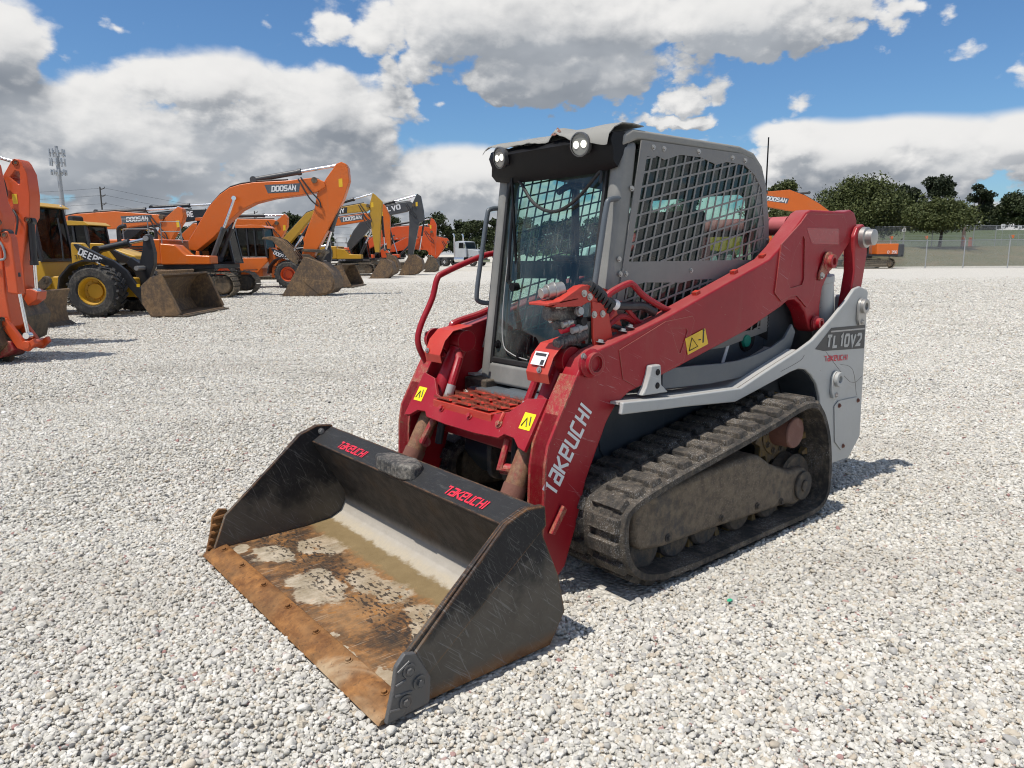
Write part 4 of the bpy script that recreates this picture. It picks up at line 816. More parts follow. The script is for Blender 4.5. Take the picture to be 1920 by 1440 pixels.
# --- rubber tracks
TO = [(-1.205, .336), (-1.208, .40), (-1.225, .44), (-1.26, .468), (-1.32, .49), (-1.42, .512), (-1.62, .55), (-1.85, .585), (-2.14, .63), (-2.46, .685), (-2.625, .722), (-2.75, .738), (-2.865, .72), (-2.94, .66), (-3.0, .575), (-3.046, .472), (-3.076, .346), (-3.088, .235), (-3.086, .132), (-3.05, .06), (-2.97, .012), (-2.848, .0), (-1.76, .0), (-1.5, .015), (-1.388, .045), (-1.32, .08), (-1.265, .13), (-1.225, .195), (-1.208, .268)]
def resample(pts, n):
    P_ = [Vector(p) for p in pts]+[Vector(pts[0])]; Ls = [(P_[i+1]-P_[i]).length for i in range(len(P_)-1)]; T = sum(Ls); out = []; i = 0; acc = 0
    for k in range(n):
        d = T*k/n
        while acc+Ls[i] < d: acc += Ls[i]; i += 1
        out.append(P_[i].lerp(P_[i+1], (d-acc)/Ls[i]))
    return out
def smooth_loop(p, it=2):
    for _ in range(it): p = [(p[i-1]+p[i]*2+p[(i+1) % len(p)])/4 for i in range(len(p))]
    return p
NT = 40
def make_track():
    base = smooth_loop(resample(TO, NT*4), 3); n = len(base)
    nor = [Vector((-(base[(i+1) % n]-base[i-1]).y, (base[(i+1) % n]-base[i-1]).x)).normalized() for i in range(n)]
    cen = sum(base, Vector((0, 0)))/n; sg = 1 if sum((base[i]-cen).dot(nor[i]) for i in range(n)) > 0 else -1
    nor = [q*sg for q in nor]
    mb = MB(); y0, y1 = .42, .867
    # belt: outer surface set in by the lug height, thick at the edge
    prof = [(y0, -.028), (y0+.02, -.022), (y1-.02, -.022), (y1, -.030), (y1, -.058), (y0, -.058)]
    v = []; f = []
    for i in range(n):
        for (yy, o_) in prof: q = base[i]+nor[i]*o_; v.append((q.x, yy, q.y))
    m_ = len(prof)
    for i in range(n):
        j = (i+1) % n
        for k in range(m_): f.append((i*m_+k, j*m_+k, j*m_+(k+1) % m_, i*m_+(k+1) % m_))
    mb.add(v, f)
    lugs = MB()
    for k in range(NT):
        i = k*4
        for (ya, yb, sh, hh) in ((.662, .848, 0, .004), (.44, .628, 2, .004), (.70, .80, 2, -.012), (.50, .60, 0, -.012)):
            a0, a1 = (i+sh) % n, (i+sh+2) % n
            b0, b1 = base[a0], base[a1]; n0, n1 = nor[a0], nor[a1]; tn0 = (b1-b0)*.18
            b0, b1 = b0-tn0, b1+tn0
            q = [b0-n0*.024, b1-n1*.024, b1+n1*hh, b0+n0*hh]
            tl = (q[1]-q[0]).normalized()*.006
            yy = [(ya, 0), (yb, 0), (yb-.012, 1), (ya+.012, 1)]
            vv = [(q[0].x, ya, q[0].y), (q[1].x, ya, q[1].y), (q[1].x, yb, q[1].y), (q[0].x, yb, q[0].y)]
            q3, q2 = q[3]+tl, q[2]-tl
            vv += [(q3.x, ya+.01, q3.y), (q2.x, ya+.01, q2.y), (q2.x, yb-.01, q2.y), (q3.x, yb-.01, q3.y)]
            lugs.add(vv, [(0, 1, 2, 3), (4, 5, 6, 7), (0, 1, 5, 4), (1, 2, 6, 5), (2, 3, 7, 6), (3, 0, 4, 7)])
    guides = MB()
    for k in range(NT):
        i = (k*4+1) % n; q = base[i]-nor[i]*.058; r_ = base[i]-nor[i]*.10; tn = (base[(i+1) % n]-base[i-1]).normalized()*.02
        for ya in (.56, .69):
            guides.add([((q-tn).x, ya, (q-tn).y), ((q+tn).x, ya, (q+tn).y), ((q+tn).x, ya+.04, (q+tn).y), ((q-tn).x, ya+.04, (q-tn).y), ((r_-tn*.5).x, ya+.008, (r_-tn*.5).y), ((r_+tn*.5).x, ya+.008, (r_+tn*.5).y), ((r_+tn*.5).x, ya+.032, (r_+tn*.5).y), ((r_-tn*.5).x, ya+.032, (r_-tn*.5).y)], [(0, 1, 5, 4), (1, 2, 6, 5), (2, 3, 7, 6), (3, 0, 4, 7), (4, 5, 6, 7)])
    return mb, lugs, guides
tb_, tl_, tg_ = make_track()
TR = P('rubber_track', tb_, 'rubber', sm=50)
P('tread_lugs', tl_, 'rubber', TR, .004, 1); P('drive_guides', tg_, 'gold', TR)
FR = [(-1.43, .18), (-1.385, .22), (-1.372, .30), (-1.385, .385), (-1.44, .43), (-1.9, .46), (-2.30, .475), (-2.40, .455), (-2.516, .385), (-2.707, .31), (-2.88, .30), (-2.93, .26), (-2.94, .19), (-2.90, .12), (-2.80, .085), (-2.683, .112), (-1.908, .15), (-1.60, .155)]
TF = P('track_frame', MB().prism(FR, .50, .80), muddy('dusty_track_frame', (.06, .06, .06), (.155, .122, .086), .66, 3.0, bmp=1.0, light=(.25, .21, .16)), TR, .03, 3)
P('frame_boss', MB().cyl((-2.84, .80, .20), (-2.84, .818, .20), .085, n=28).cyl((-2.84, .818, .20), (-2.84, .83, .20), .035, n=20), 'mud', TR, .006)
P('rear_idler', MB().lathe([(0, -.05), (.15, -.05), (.162, -.035), (.15, -.01), (.15, .01), (.162, .035), (.15, .05), (0, .05)], (-2.86, .70, .205), (0, 1, 0), 36), 'mud', TR)
P('front_idler', MB().lathe([(0, -.06), (.18, -.06), (.19, -.04), (.17, -.01), (.17, .01), (.19, .04), (.18, .06), (0, .06)], (-1.45, .64, .28), (0, 1, 0), 36), 'mud', TR)
for rx in (-1.50, -1.74, -1.98, -2.276, -2.571):
    P('track_roller', MB().lathe([(0, -.10), (.10, -.10), (.112, -.085), (.112, -.045), (.075, -.03), (.075, .03), (.112, .045), (.112, .085), (.10, .10), (0, .10)], (rx, .66, .165), (0, 1, 0), 28), 'mud', TR)
for i, (bx, bz) in enumerate(((-1.62, .20), (-2.05, .19), (-2.38, .18), (-2.62, .15))): bolt((bx, .80, bz), (0, 1, 0), .014, TR, 'mud')
sp = MB(); pr = []
for k in range(26): pr.append((-2.78+(.215 if k % 2 else .175)*math.cos(2*math.pi*k/26), .515+(.215 if k % 2 else .175)*math.sin(2*math.pi*k/26)))
SPK = P('sprocket', sp.prism(pr, .615, .655).cyl((-2.78, .655, .515), (-2.78, .665, .515), .15, n=30), 'gold', TR, .006)
P('drive_motor', MB().cyl((-2.78, .50, .515), (-2.78, .765, .515), .095, .088, n=30), 'rusthub', TR, .01)
P('motor_cover', MB().cyl((-2.78, .7653, .515), (-2.78, .78, .515), .092, .085, n=30), paint('chipped_rust_cover', (.22, .11, .085), .8, (.5, .47, .43), .5, 12, bmp=.6), TR, .006)
for k in range(10): bolt((-2.78+.125*math.cos(k*.628), .665, .515+.125*math.sin(k*.628)), (0, 1, 0), .013, TR, 'mud')
# the other track: same parts mirrored across the machine
T2 = copy_tree(TR, LD); T2.scale = (1, -1, 1)
# ------------------------------------------------------------------ machines of the yard
M['dorange'] = paint('orange_machine_paint', (.62, .125, .008), .38, (.28, .14, .06), .55, 1.2, coat=.1, fade=.12, scratch=.4)
M['horange'] = paint('red_orange_machine_paint', (.58, .075, .012), .4, (.25, .12, .06), .55, 1.2, coat=.1, fade=.15, scratch=.4)
M['myellow'] = paint('yellow_machine_paint', (.52, .29, .016), .45, (.20, .14, .07), .5, 1.4, scratch=.4)
M['myellowdk'] = paint('ochre_machine_paint', (.42, .24, .02), .5, (.14, .09, .04), .45, 1.5)
M['mgrey'] = paint('grey_machine_paint', (.055, .058, .062), .45, (.16, .14, .11), .35, 1.2)
M['mblack'] = paint('black_machine_paint', (.018, .019, .022), .4, (.10, .09, .08), .3, 1.5)
M['dig'] = muddy('rusty_digging_steel', (.085, .06, .042), (.20, .125, .062), .5, 1.6, .7)
M['digdk'] = muddy('dark_digging_steel', (.05, .043, .035), (.135, .095, .055), .5, 1.6, .6)
M['shoe'] = muddy('dusty_track_steel', (.06, .055, .05), (.19, .155, .11), .6, 3)
M['tyre'] = muddy('dusty_tyre', (.022, .022, .023), (.10, .09, .075), .38, 3)
M['mglass'] = glass('dark_cab_glass', (.10, .135, .135), .35, .04)
M['rail'] = paint('grey_rail_paint', (.25, .26, .27), .5, (.3, .28, .25), .3, 4)
M['silver'] = paint('silver_truck_paint', (.45, .46, .47), .35, (.2, .18, .15), .2, 1, metal=.5)
M['wall_white'] = paint('white_truck_paint', (.6, .61, .6), .4, (.25, .22, .18), .2, 1)
def part(mb, name, mat, par, bev=0, sm=35): return mb.obj(name, M[mat] if isinstance(mat, str) else mat, par, bev, 2, sm)
def stadium(x0, x1, h, k=8): r = h/2; return arc(x1-r, r, r, -90, 90, k)+arc(x0+r, r, r, 90, 270, k)
def crawler(par, y, x0, x1, h, w, single):
    tr = part(MB().prism(stadium(x0+.14, x1-.14, h-.28), y-w*.28, y+w*.28), 'track', 'shoe', par, .02)
    tr.location.z = .14; n = int((2*(x1-x0-h)+math.pi*h)/.19)
    P_ = resample(stadium(x0, x1, h, 10), n); sh = MB().box((0, 0, 0), (.155, w, .035)).box((.05, 0, .022), (.02, w, .03)).box((-.05, 0, .022), (.02, w, .03))
    me = sh.mesh('track_shoe', 0); me.materials.append(M['shoe']); allm = MB()
    for i in range(n):
        t_ = (P_[(i+1) % n]-P_[i-1]).normalized(); nx, nz = t_.y, -t_.x; c = P_[i]-Vector((nx, nz))*.03
        Rm = Matrix(((t_.x, 0, nx), (0, 1, 0), (t_.y, 0, nz)))
        if single:
            o = link(me, 'track_shoe', None, tr); o.matrix_local = Matrix.Translation((c.x, y, c.y-.14)) @ Rm.to_4x4()
        else:
            for (q, s_) in (((0, 0, 0), (.155, w, .035)), ((.05, 0, .025), (.02, w, .03))):
                allm.box(Vector((c.x, y, c.y-.14))+Rm @ Vector(q), s_, Rm)
    if not single: tag(part(allm, 'track_shoes', 'shoe', tr, sm=0), kind='stuff')
    for x in (x0+h*.5, x1-h*.5): part(MB().lathe([(0, -w*.36), (h*.30, -w*.36), (h*.34, -w*.3), (h*.34, w*.3), (h*.30, w*.36), (0, w*.36)], (x, y, h/2-.14), (0, 1, 0), 22), 'idler_wheel', 'digdk', tr)
    part(MB().box(((x0+x1)/2, y, h*.42-.14), ((x1-x0)-h*1.15, w*.62, h*.26)).box(((x0+x1)/2, y, h*.60-.14), ((x1-x0)*.42, w*.74, h*.10)), 'track_frame', 'shoe', tr, .03)
    return tr
def hyd(par, a, b, f, r, y, name='hydraulic_cylinder', body='mblack'):
    a, b = Vector((a[0], y, a[1])), Vector((b[0], y, b[1])); m = a.lerp(b, f); d = (b-a).normalized()
    o = part(MB().cyl(a, m, r, n=14).cyl(m-d*r*1.2, m, r*1.22, n=14).cyl(a-Vector((0, r, 0)), a+Vector((0, r, 0)), r*1.25, n=12), name, body, par)
    part(MB().cyl(m, b, r*.55, n=12).cyl(b-Vector((0, r, 0)), b+Vector((0, r, 0)), r*.95, n=12), 'rod', 'chrome', o)
    return o
def xbucket(par, prof, w, mat='dig', teeth=5, y0=0):
    """digging bucket: prof runs from the hinge round the back to the lip"""
    b = part(MB().strip(prof, y0-w+.005, y0+w-.005, .05), 'bucket', mat, par, .01)
    for s in (1, -1): part(MB().prism(prof, y0+s*w, y0+s*(w-.04)), 'bucket_side', mat, b, .008)
    part(MB().prism([(prof[0][0]-.18, prof[0][1]+.14), (prof[0][0]+.12, prof[0][1]+.12), (prof[1][0]+.02, prof[1][1]-.05), (prof[0][0]+.05, prof[0][1]-.4)], y0-.28, y0-.2).prism([(prof[0][0]-.18, prof[0][1]+.14), (prof[0][0]+.12, prof[0][1]+.12), (prof[1][0]+.02, prof[1][1]-.05), (prof[0][0]+.05, prof[0][1]-.4)], y0+.2, y0+.28), 'bucket_ear', 'digdk', b, .01)
    e = Vector(prof[-1]); d = (e-Vector(prof[-2])).normalized(); n_ = Vector((-d.y, d.x))
    for k in range(teeth):
        y = y0-w+.08+(2*w-.16)*k/(teeth-1); q = [e-d*.05+n_*.04, e+d*.16, e-d*.05-n_*.03]
        part(MB().prism([tuple(v) for v in q], y-.045, y+.045), 'bucket_tooth', 'digdk', b)
    part(MB().prism([tuple(p) for p in resample([prof[len(prof)//2-1], prof[len(prof)//2], prof[len(prof)//2+1], prof[len(prof)//2+2], ((prof[0][0]+prof[-1][0])/2+.3, (prof[0][1]+prof[-1][1])/2-.1)], 10)], y0-w-.02, y0-w+.001), 'wear_plate', mat, b, .006)
    return b
def glasscab(par, x0, x1, y0, y1, z0, z1, rake, frame, roof, bars=(), name='cab'):
    """cab: posts and roof, with one pane on each side"""
    f = MB(); w = .09
    for y in (y0+w/2, y1-w/2):
        f.prism([(x1, z0), (x1-rake, z1), (x1-rake-w, z1), (x1-w, z0)], y-w/2, y+w/2).prism([(x0, z0), (x0, z1), (x0+w, z1), (x0+w, z0)], y-w/2, y+w/2)
        for bx in bars: f.prism([(bx, z0), (bx-.03, z1), (bx-.03+w*.8, z1), (bx+w*.8, z0)], y-w/2, y+w/2)
    f.box(((x0+x1)/2, (y0+y1)/2, z0+.04), (x1-x0-.02, y1-y0-.02, .08))
    c = part(f, name, frame, par, .01)
    part(MB().prism([(x0-.05, z1), (x0-.02, z1+.11), ((x0+x1)/2, z1+.15), (x1-rake-.05, z1+.12), (x1-rake+.12, z1+.02), (x1-rake+.12, z1)], y0-.04, y1+.04), 'cab_roof', roof, c, .03)
    for y in (y0+w/2, y1-w/2): part(MB().add([(x0+w, y, z0+.08), (x1-w, y, z0+.08), (x1-rake-w, y, z1), (x0+w, y, z1)], [(0, 1, 2, 3)]), 'side_pane', 'mglass', c, sm=0)
    part(MB().add([(x1-.03, y0+w, z0+.08), (x1-.03, y1-w, z0+.08), (x1-rake-.03, y1-w, z1), (x1-rake-.03, y0+w, z1)], [(0, 1, 2, 3)]), 'front_pane', 'mglass', c, sm=0)
    part(MB().add([(x0+.03, y0+w, z0+.5), (x0+.03, y1-w, z0+.5), (x0+.03, y1-w, z1), (x0+.03, y0+w, z1)], [(0, 1, 2, 3)]), 'rear_pane', 'mglass', c, sm=0)
    part(MB().prism(rrect(x0+.35, z0+.1, x0+.95, z0+.6, .1), y0+.3, y1-.3).prism(rrect(x0+.3, z0+.55, x0+.5, z0+1.25, .08), y0+.32, y1-.32), 'seat', 'seat', c, .04)
    return c
def excavator(name, label, lat, dep, col, boom, stick, bucket, cyls, word=None, wpos=None, wh=.22, plate=None, house=True, L_=4.2, G=1.15, single=False, boomcol=None, group=None, rot=0, bw=.24, sw=.19, bkw=.62, dy=0, wcol='whiteprint', cabx=(.15, 1.5), bmat='dig', cw=None, text_end=None, track_dx=0):
    r = tag(empty(name, yard(lat, dep), YROT+rot), label, 'excavator', group)
    bc = boomcol or col
    for s in (1, -1): crawler(r, s*G, -L_/2+track_dx, L_/2+track_dx, .92, .6, single and s < 0)
    part(MB().cyl((track_dx, 0, .75), (track_dx, 0, 1.05), .75, n=24).box((track_dx, 0, .62), (1.6, 2*G-.4, .3)), 'turntable', 'mgrey', r, .02)
    if house:
        part(MB().box((-.75, 0, 1.13), (4.2, 2.56, .16)), 'platform', 'mblack', r, .02)
        part(MB().prism([(1.25, 1.22), (1.25, 1.52), (.38, 1.56), (.30, 1.62), (.0, 1.92), (-.55, 1.98), (-.55, 1.22)], -1.36, -.62), 'tool_box', col, r, .04)
        part(MB().box((-1.5, 0, 1.68), (1.9, 2.56, .92)), 'engine_hood', col, r, .06)
        for k in range(6): part(MB().box((-1.5, -1.285, 1.42+.09*k), (1.3, .02, .05)), 'louvre', 'mblack', r)
        pl = [(-2.4, -1.34), (-2.4, 1.34), (-2.95, 1.22), (-3.2, .75), (-3.28, 0), (-3.2, -.75), (-2.95, -1.22)]
        part(MB().prism(pl, 1.0, 2.1, 'z'), 'counterweight', cw or 'mgrey', r, .08)
        glasscab(r, cabx[0], cabx[1], .35, 1.33, 1.22, 2.85, .28, 'mblack', col, (.85,))
        part(MB().tube([(-.5, -1.25, 1.95), (-.5, -1.25, 2.75), (.2, -1.25, 2.75), (.25, -1.25, 2.0)], .022, 8).tube([(-1.9, -1.2, 2.1), (-1.9, -1.2, 2.85), (-1.0, -1.2, 2.85), (-.95, -1.2, 2.1)], .022, 8).tube([(-1.9, -1.2, 2.5), (-1.0, -1.2, 2.5)], .018, 8).tube([(-.5, -1.25, 2.4), (.2, -1.25, 2.4)], .018, 8), 'handrail', 'rail', r)
        part(MB().tube([(-1.1, -.4, 2.1), (-1.1, -.4, 2.45), (-1.16, -.4, 2.52), (-1.3, -.4, 2.55)], .06, 12, 3), 'exhaust', 'mblack', r)
    b = part(MB().prism(boom, -bw, bw), 'boom', bc, r, .03)
    part(MB().tube([(p[0], -bw*.3, p[1]+.05) for p in boom[len(boom)//2+1:]], .03, 6).tube([(p[0], bw*.2, p[1]+.06) for p in boom[len(boom)//2+1:]], .03, 6), 'boom_hose', 'hose', b)
    if stick:
        s_ = part(MB().prism(stick, -sw, sw), 'stick', bc, r, .025)
        part(MB().prism([(stick[0][0]-.12, stick[0][1]-.62), (stick[0][0]+.02, stick[0][1]-.6), (stick[0][0]+.02, stick[0][1]-.9), (stick[0][0]-.12, stick[0][1]-.92)], -sw-.004, -sw), 'warning_sticker', 'yellow', s_)
        c = boom[len(boom)//2]
        part(MB().cyl((c[0], -sw-.08, c[1]-.1), (c[0], sw+.08, c[1]-.1), .11, n=16), 'stick_pin', 'digdk', s_)
        part(MB().tube([(c[0]-.5, -sw-.05, c[1]), (c[0]-.1, -sw-.10, c[1]-.55), (c[0]+.15, -sw-.08, c[1]-.85), (c[0]+.2, -sw-.06, c[1]-1.1)], .03, 6, 5).tube([(c[0]-.6, -sw-.05, c[1]-.05), (c[0]-.2, -sw-.12, c[1]-.75), (c[0]+.1, -sw-.1, c[1]-1.05)], .03, 6, 5), 'stick_hose', 'hose', s_)
    for (a, q, f, rad, y) in cyls: hyd(r, a, q, f, rad, y, body='mgrey' if bc == 'dorange' else 'mblack')
    if bucket: xbucket(r, bucket, bkw, bmat)
    if word:
        ex = Vector((wpos[1][0]-wpos[0][0], 0, wpos[1][1]-wpos[0][1])).normalized(); sgn = -1 if ex.x > 0 else 1; ezv = Vector((-ex.z, 0, ex.x)) if ex.x > 0 else Vector((ex.z, 0, -ex.x))
        o = Vector((wpos[0][0], sgn*(bw+.006), wpos[0][1])); ln = (Vector(wpos[1])-Vector(wpos[0])).length
        if plate: part(MB().add([o-ex*.16-ezv*.07+Vector((0, sgn*-.003, 0)), o+ex*(ln+.08)-ezv*.07+Vector((0, sgn*-.003, 0)), o+ex*(ln+.16)+ezv*(wh+.07)+Vector((0, sgn*-.003, 0)), o-ex*.26+ezv*(wh+.07)+Vector((0, sgn*-.003, 0))], [(0, 1, 2, 3)]), 'badge', plate, b, sm=0)
        tw = sum(WD.get(c_, .6)+.26 for c_ in word)*wh
        lettering(word, o, ex, ezv, wh, M[wcol], b, w=.25, shear=.15 if word == 'DOOSAN' else 0, gap=.26, asp=ln/tw, th=.004)
    return r
MB_BOOM = [(.30, 1.70), (.99, 2.21), (1.62, 2.82), (2.08, 3.19), (2.63, 3.45), (3.32, 3.61), (4.29, 3.72), (4.97, 3.83), (5.30, 4.02), (5.28, 4.20), (4.9, 4.37), (3.84, 4.26), (2.64, 4.21), (2.1, 4.13), (1.71, 4.02), (1.31, 3.76), (.89, 3.34), (.5, 2.78), (.01, 2.07), (.02, 1.75)]
MB_STICK = [(5.91, 4.93), (6.08, 4.86), (6.16, 4.7), (6.18, 4.24), (6.05, 3.87), (5.92, 3.54), (5.33, 2.51), (4.64, 1.37), (4.50, 1.30), (4.30, 1.38), (4.26, 1.51), (4.45, 2.33), (4.81, 3.17), (4.96, 3.78), (5.33, 4.34), (5.74, 4.86)]
BIG_BK = [(4.45, 1.42), (5.08, 1.18), (5.42, .87), (5.54, .55), (5.50, .3), (5.36, .14), (5.0, .06), (4.54, .03), (3.60, .06)]
EX = excavator('crawler_excavator', 'big orange excavator with high arched boom reaching down beside the wheel loaders', -12.2, 28.3, 'dorange', MB_BOOM, MB_STICK, BIG_BK,
    [((2.57, 4.32), (5.88, 4.84), .54, .10, 0), ((.95, 1.40), (1.95, 3.62), .52, .09, -.42), ((.95, 1.40), (1.95, 3.62), .52, .09, .42), ((5.82, 3.60), (5.10, 1.66), .62, .085, 0)],
    'DOOSAN', ((3.30, 3.88), (4.22, 3.915)), .17, 'hullgrey', single=True, bkw=.72)
part(MB().prism([(4.32, 1.76), (4.28, 1.66), (5.10, 1.60), (5.14, 1.72)], -.27, -.21).prism([(4.32, 1.76), (4.28, 1.66), (5.10, 1.60), (5.14, 1.72)], .21, .27).cyl((5.11, -.3, 1.66), (5.11, .3, 1.66), .09).prism([(5.03, 1.70), (5.20, 1.66), (4.85, 1.12), (4.72, 1.2)], -.14, .14), 'bucket_link', 'digdk', EX, .01)
for k in range(4): part(MB().prism([(4.10, 1.18), (4.16, 1.40), (3.95, 1.72), (3.55, 2.10), (3.25, 2.22), (2.92, 2.20), (2.86, 2.12), (3.02, 2.13), (3.25, 2.06), (3.55, 1.75), (3.80, 1.40)], -.46+.27*k, -.36+.27*k), 'thumb_tine', 'dig', EX, .015)
part(MB().cyl((4.12, -.5, 1.28), (4.12, .5, 1.28), .08).cyl((3.62, -.45, 1.88), (3.62, .45, 1.88), .06), 'thumb_shaft', 'digdk', EX)
hyd(EX, (4.75, 2.9), (3.9, 1.72), .55, .06, 0)
# two excavators whose arms hang at the left edge of the picture
B2 = [(.3, 1.75), (1.0, 2.3), (1.8, 3.0), (2.5, 3.3), (3.6, 3.3), (4.6, 3.0), (5.05, 2.75), (5.1, 2.95), (4.9, 3.2), (4.2, 3.55), (3.2, 3.85), (2.3, 3.85), (1.5, 3.6), (.9, 3.1), (.05, 2.1)]
def ring(par, x, z, y, r, name='pivot_pin'): part(MB().lathe([(0, 0), (r*.55, 0), (r*.55, -.02), (r, -.02), (r, .01)], (x, y, z), (0, -1, 0), 16), name, 'digdk', par)
A_ST = [(5.0, 3.35), (5.25, 3.30), (5.45, 3.0), (5.74, 2.84), (5.78, 2.31), (5.85, 2.12), (5.80, 1.83), (5.76, 1.06), (5.79, .53), (5.63, .40), (5.56, .69), (5.48, 1.13), (5.36, 2.2)]
EA = excavator('crawler_excavator', 'orange excavator arm with red bucket linkage cut off at the left edge', -13.06, 10.75, 'horange', B2, A_ST, [(5.58, .52), (5.66, .46), (5.70, .30), (5.5, .10), (5.2, .03), (4.9, .06), (4.75, .25)],
    [((5.88, 1.86), (5.99, .40), .42, .05, -.12), ((2.4, 4.0), (5.1, 3.3), .55, .09, 0)], bkw=.42, sw=.15, bmat='digdk')
part(MB().prism([(5.83, 1.02), (5.98, 1.0), (5.97, 1.80), (5.92, 1.90), (5.82, 1.88)], -.20, -.05), 'cylinder_guard', 'horange', EA, .02)
part(MB().prism([(5.62, .62), (5.74, .66), (5.98, .28), (6.10, .36), (6.13, .28), (6.0, .17), (5.86, .22)], -.20, -.12).prism([(5.62, .62), (5.74, .66), (5.98, .28), (6.10, .36), (6.13, .28), (6.0, .17), (5.86, .22)], .12, .20).cyl((6.0, -.22, .27), (6.0, .22, .27), .06), 'bucket_link', 'horange', EA, .012)
part(MB().prism([(5.48, .12), (5.58, .36), (5.80, .33), (5.84, .20), (5.62, .08)], -.24, .24), 'quick_coupler', 'redlow', EA, .02)
part(MB().prism([(5.52, .02), (5.58, .12), (5.66, .13), (5.61, -.01)], -.05, .05), 'bucket_tooth', 'digdk', EA)
for x, z, r_ in ((5.78, 2.02, .05), (5.68, .52, .05), (5.70, .64, .04), (6.0, .27, .045), (5.88, 1.84, .05), (5.60, 2.55, .05)): ring(EA, x, z, -.205 if z < 1.9 else -.155, r_)
part(MB().tube([(5.55, -.17, 1.80), (5.66, -.21, 1.92), (5.78, -.22, 1.80), (5.86, -.22, 1.66), (5.84, -.21, 1.5), (5.60, -.2, 1.52)], .016, 8, 4).tube([(5.60, -.16, 2.9), (5.72, -.2, 2.5), (5.74, -.2, 2.2)], .018, 8, 4), 'stick_hose', 'rail', EA)
EAR = [(5.63, 3.06), (5.67, 3.11), (5.72, 3.125), (5.77, 3.11), (5.81, 3.06), (5.88, 2.89), (5.89, 2.54), (5.84, 2.18), (5.77, 2.08), (5.72, 1.8), (5.64, 1.45), (5.62, .95), (5.5, .72), (5.36, .95), (5.30, 1.9), (5.40, 2.5), (5.46, 2.82)]
EB = excavator('crawler_excavator', 'orange excavator stick end with an open triangular ear behind the leftmost arm', -13.86, 12.6, 'horange', B2, None, [(5.3, .85), (5.50, .86), (5.66, .55), (5.55, .2), (5.2, .05), (4.9, .1)],
    [((5.80, 2.12), (5.75, .95), .62, .055, -.05), ((2.4, 4.1), (5.66, 3.07), .72, .055, 0)], bkw=.35, bmat='digdk')
so_ = part(MB().plate(EAR, [[(5.60, 2.83), (5.70, 2.94), (5.755, 2.92), (5.765, 2.87), (5.745, 2.72), (5.72, 2.71)]], -.14, .14), 'stick', 'horange', EB, .015)
part(MB().prism([(5.60, 2.56), (5.68, 2.56), (5.68, 2.40), (5.60, 2.40)], -.146, -.141), 'warning_sticker', 'yellow', so_)
for x, z in ((5.72, 3.06), (5.80, 2.14), (5.55, 2.2)): ring(so_, x, z, -.145, .05)
part(MB().tube([(5.40, -.18, 2.75), (5.52, -.22, 2.82), (5.55, -.2, 2.55), (5.45, -.2, 2.4)], .02, 8, 4).tube([(5.60, -.16, 2.3), (5.68, -.2, 2.15), (5.62, -.2, 1.9)], .016, 8, 4), 'stick_hose', 'hose', so_)
part(MB().prism([(5.52, .98), (5.70, 1.0), (5.82, .94), (5.79, .82), (5.60, .69), (5.50, .8)], -.13, .13), 'bucket_link', 'horange', EB, .012)
# excavators farther along the row
LOW = [(-3.2, 2.2), (-.65, 2.86), (.75, 2.74), (1.3, 2.78), (3.19, 3.0), (3.3, 3.18), (3.22, 3.36), (2.5, 3.42), (1.1, 3.53), (-.65, 3.42), (-2.4, 3.1), (-3.4, 2.6)]
def sh(p, dx, dz=0): return [(x+dx, z+dz) for x, z in p]
excavator('crawler_excavator', 'orange excavator with lowered flat boom and grey badge behind the yellow loader', -22.2, 34, 'dorange', sh(LOW, 3.2), sh([(3.98, 3.72), (4.17, 3.62), (4.20, 3.3), (4.12, 3.04), (3.72, 2.50), (3.3, 1.9), (2.75, 2.05), (2.81, 2.37), (3.33, 3.2)], 3.2), sh([(2.9, 2.0), (3.3, 1.6), (3.3, .9), (2.9, .5), (2.3, .5), (2.1, .9)], 3.2),
    [((3.4, 3.52), (7.15, 3.66), .6, .09, 0), ((.2, 1.4), (2.2, 2.8), .5, .08, -.4)], 'DOOSAN', ((4.85, 3.08), (5.85, 3.12)), .17, 'hullgrey')
excavator('crawler_excavator', 'black boom excavator showing a white letter E behind the orange boom', -20.4, 38, 'myellow', [(.3, 1.8), (1.8, 2.9), (4.2, 3.28), (5.35, 3.52), (5.5, 3.86), (4.2, 3.82), (2.0, 3.6), (.6, 2.6)], [(5.5, 4.2), (5.75, 4.0), (5.8, 3.5), (5.3, 1.5), (5.1, 1.5), (5.2, 3.4)], [(5.2, 1.5), (5.6, 1.2), (5.6, .5), (5.2, .1), (4.5, .1), (4.3, .4)],
    [((2.2, 3.95), (5.45, 4.1), .6, .09, 0)], 'DEERE', ((3.55, 3.40), (4.45, 3.50)), .24, boomcol='mblack')
excavator('crawler_excavator', 'orange excavator with its stick tip above the orange wheel loader cab', -18.3, 42, 'dorange', sh(LOW, 3.2, .12)[:4]+[(5.0, 3.2), (5.2, 3.4), (5.0, 3.5), (3.0, 3.55), (.5, 3.3), (-.2, 2.7)], [(5.65, 3.8), (5.80, 3.6), (5.75, 3.1), (5.1, 2.0), (4.6, 1.9), (4.9, 3.2)], None,
    [((2.8, 3.72), (5.6, 3.74), .6, .09, 0)])
SB = [(.2, 1.75), (.75, 2.2), (2.35, 3.95), (3.4, 4.05), (5.9, 4.28), (6.1, 4.45), (6.0, 4.72), (5.7, 4.78), (4.3, 4.55), (2.6, 4.4), (2.0, 4.2), (.4, 2.6), (.0, 2.1)]
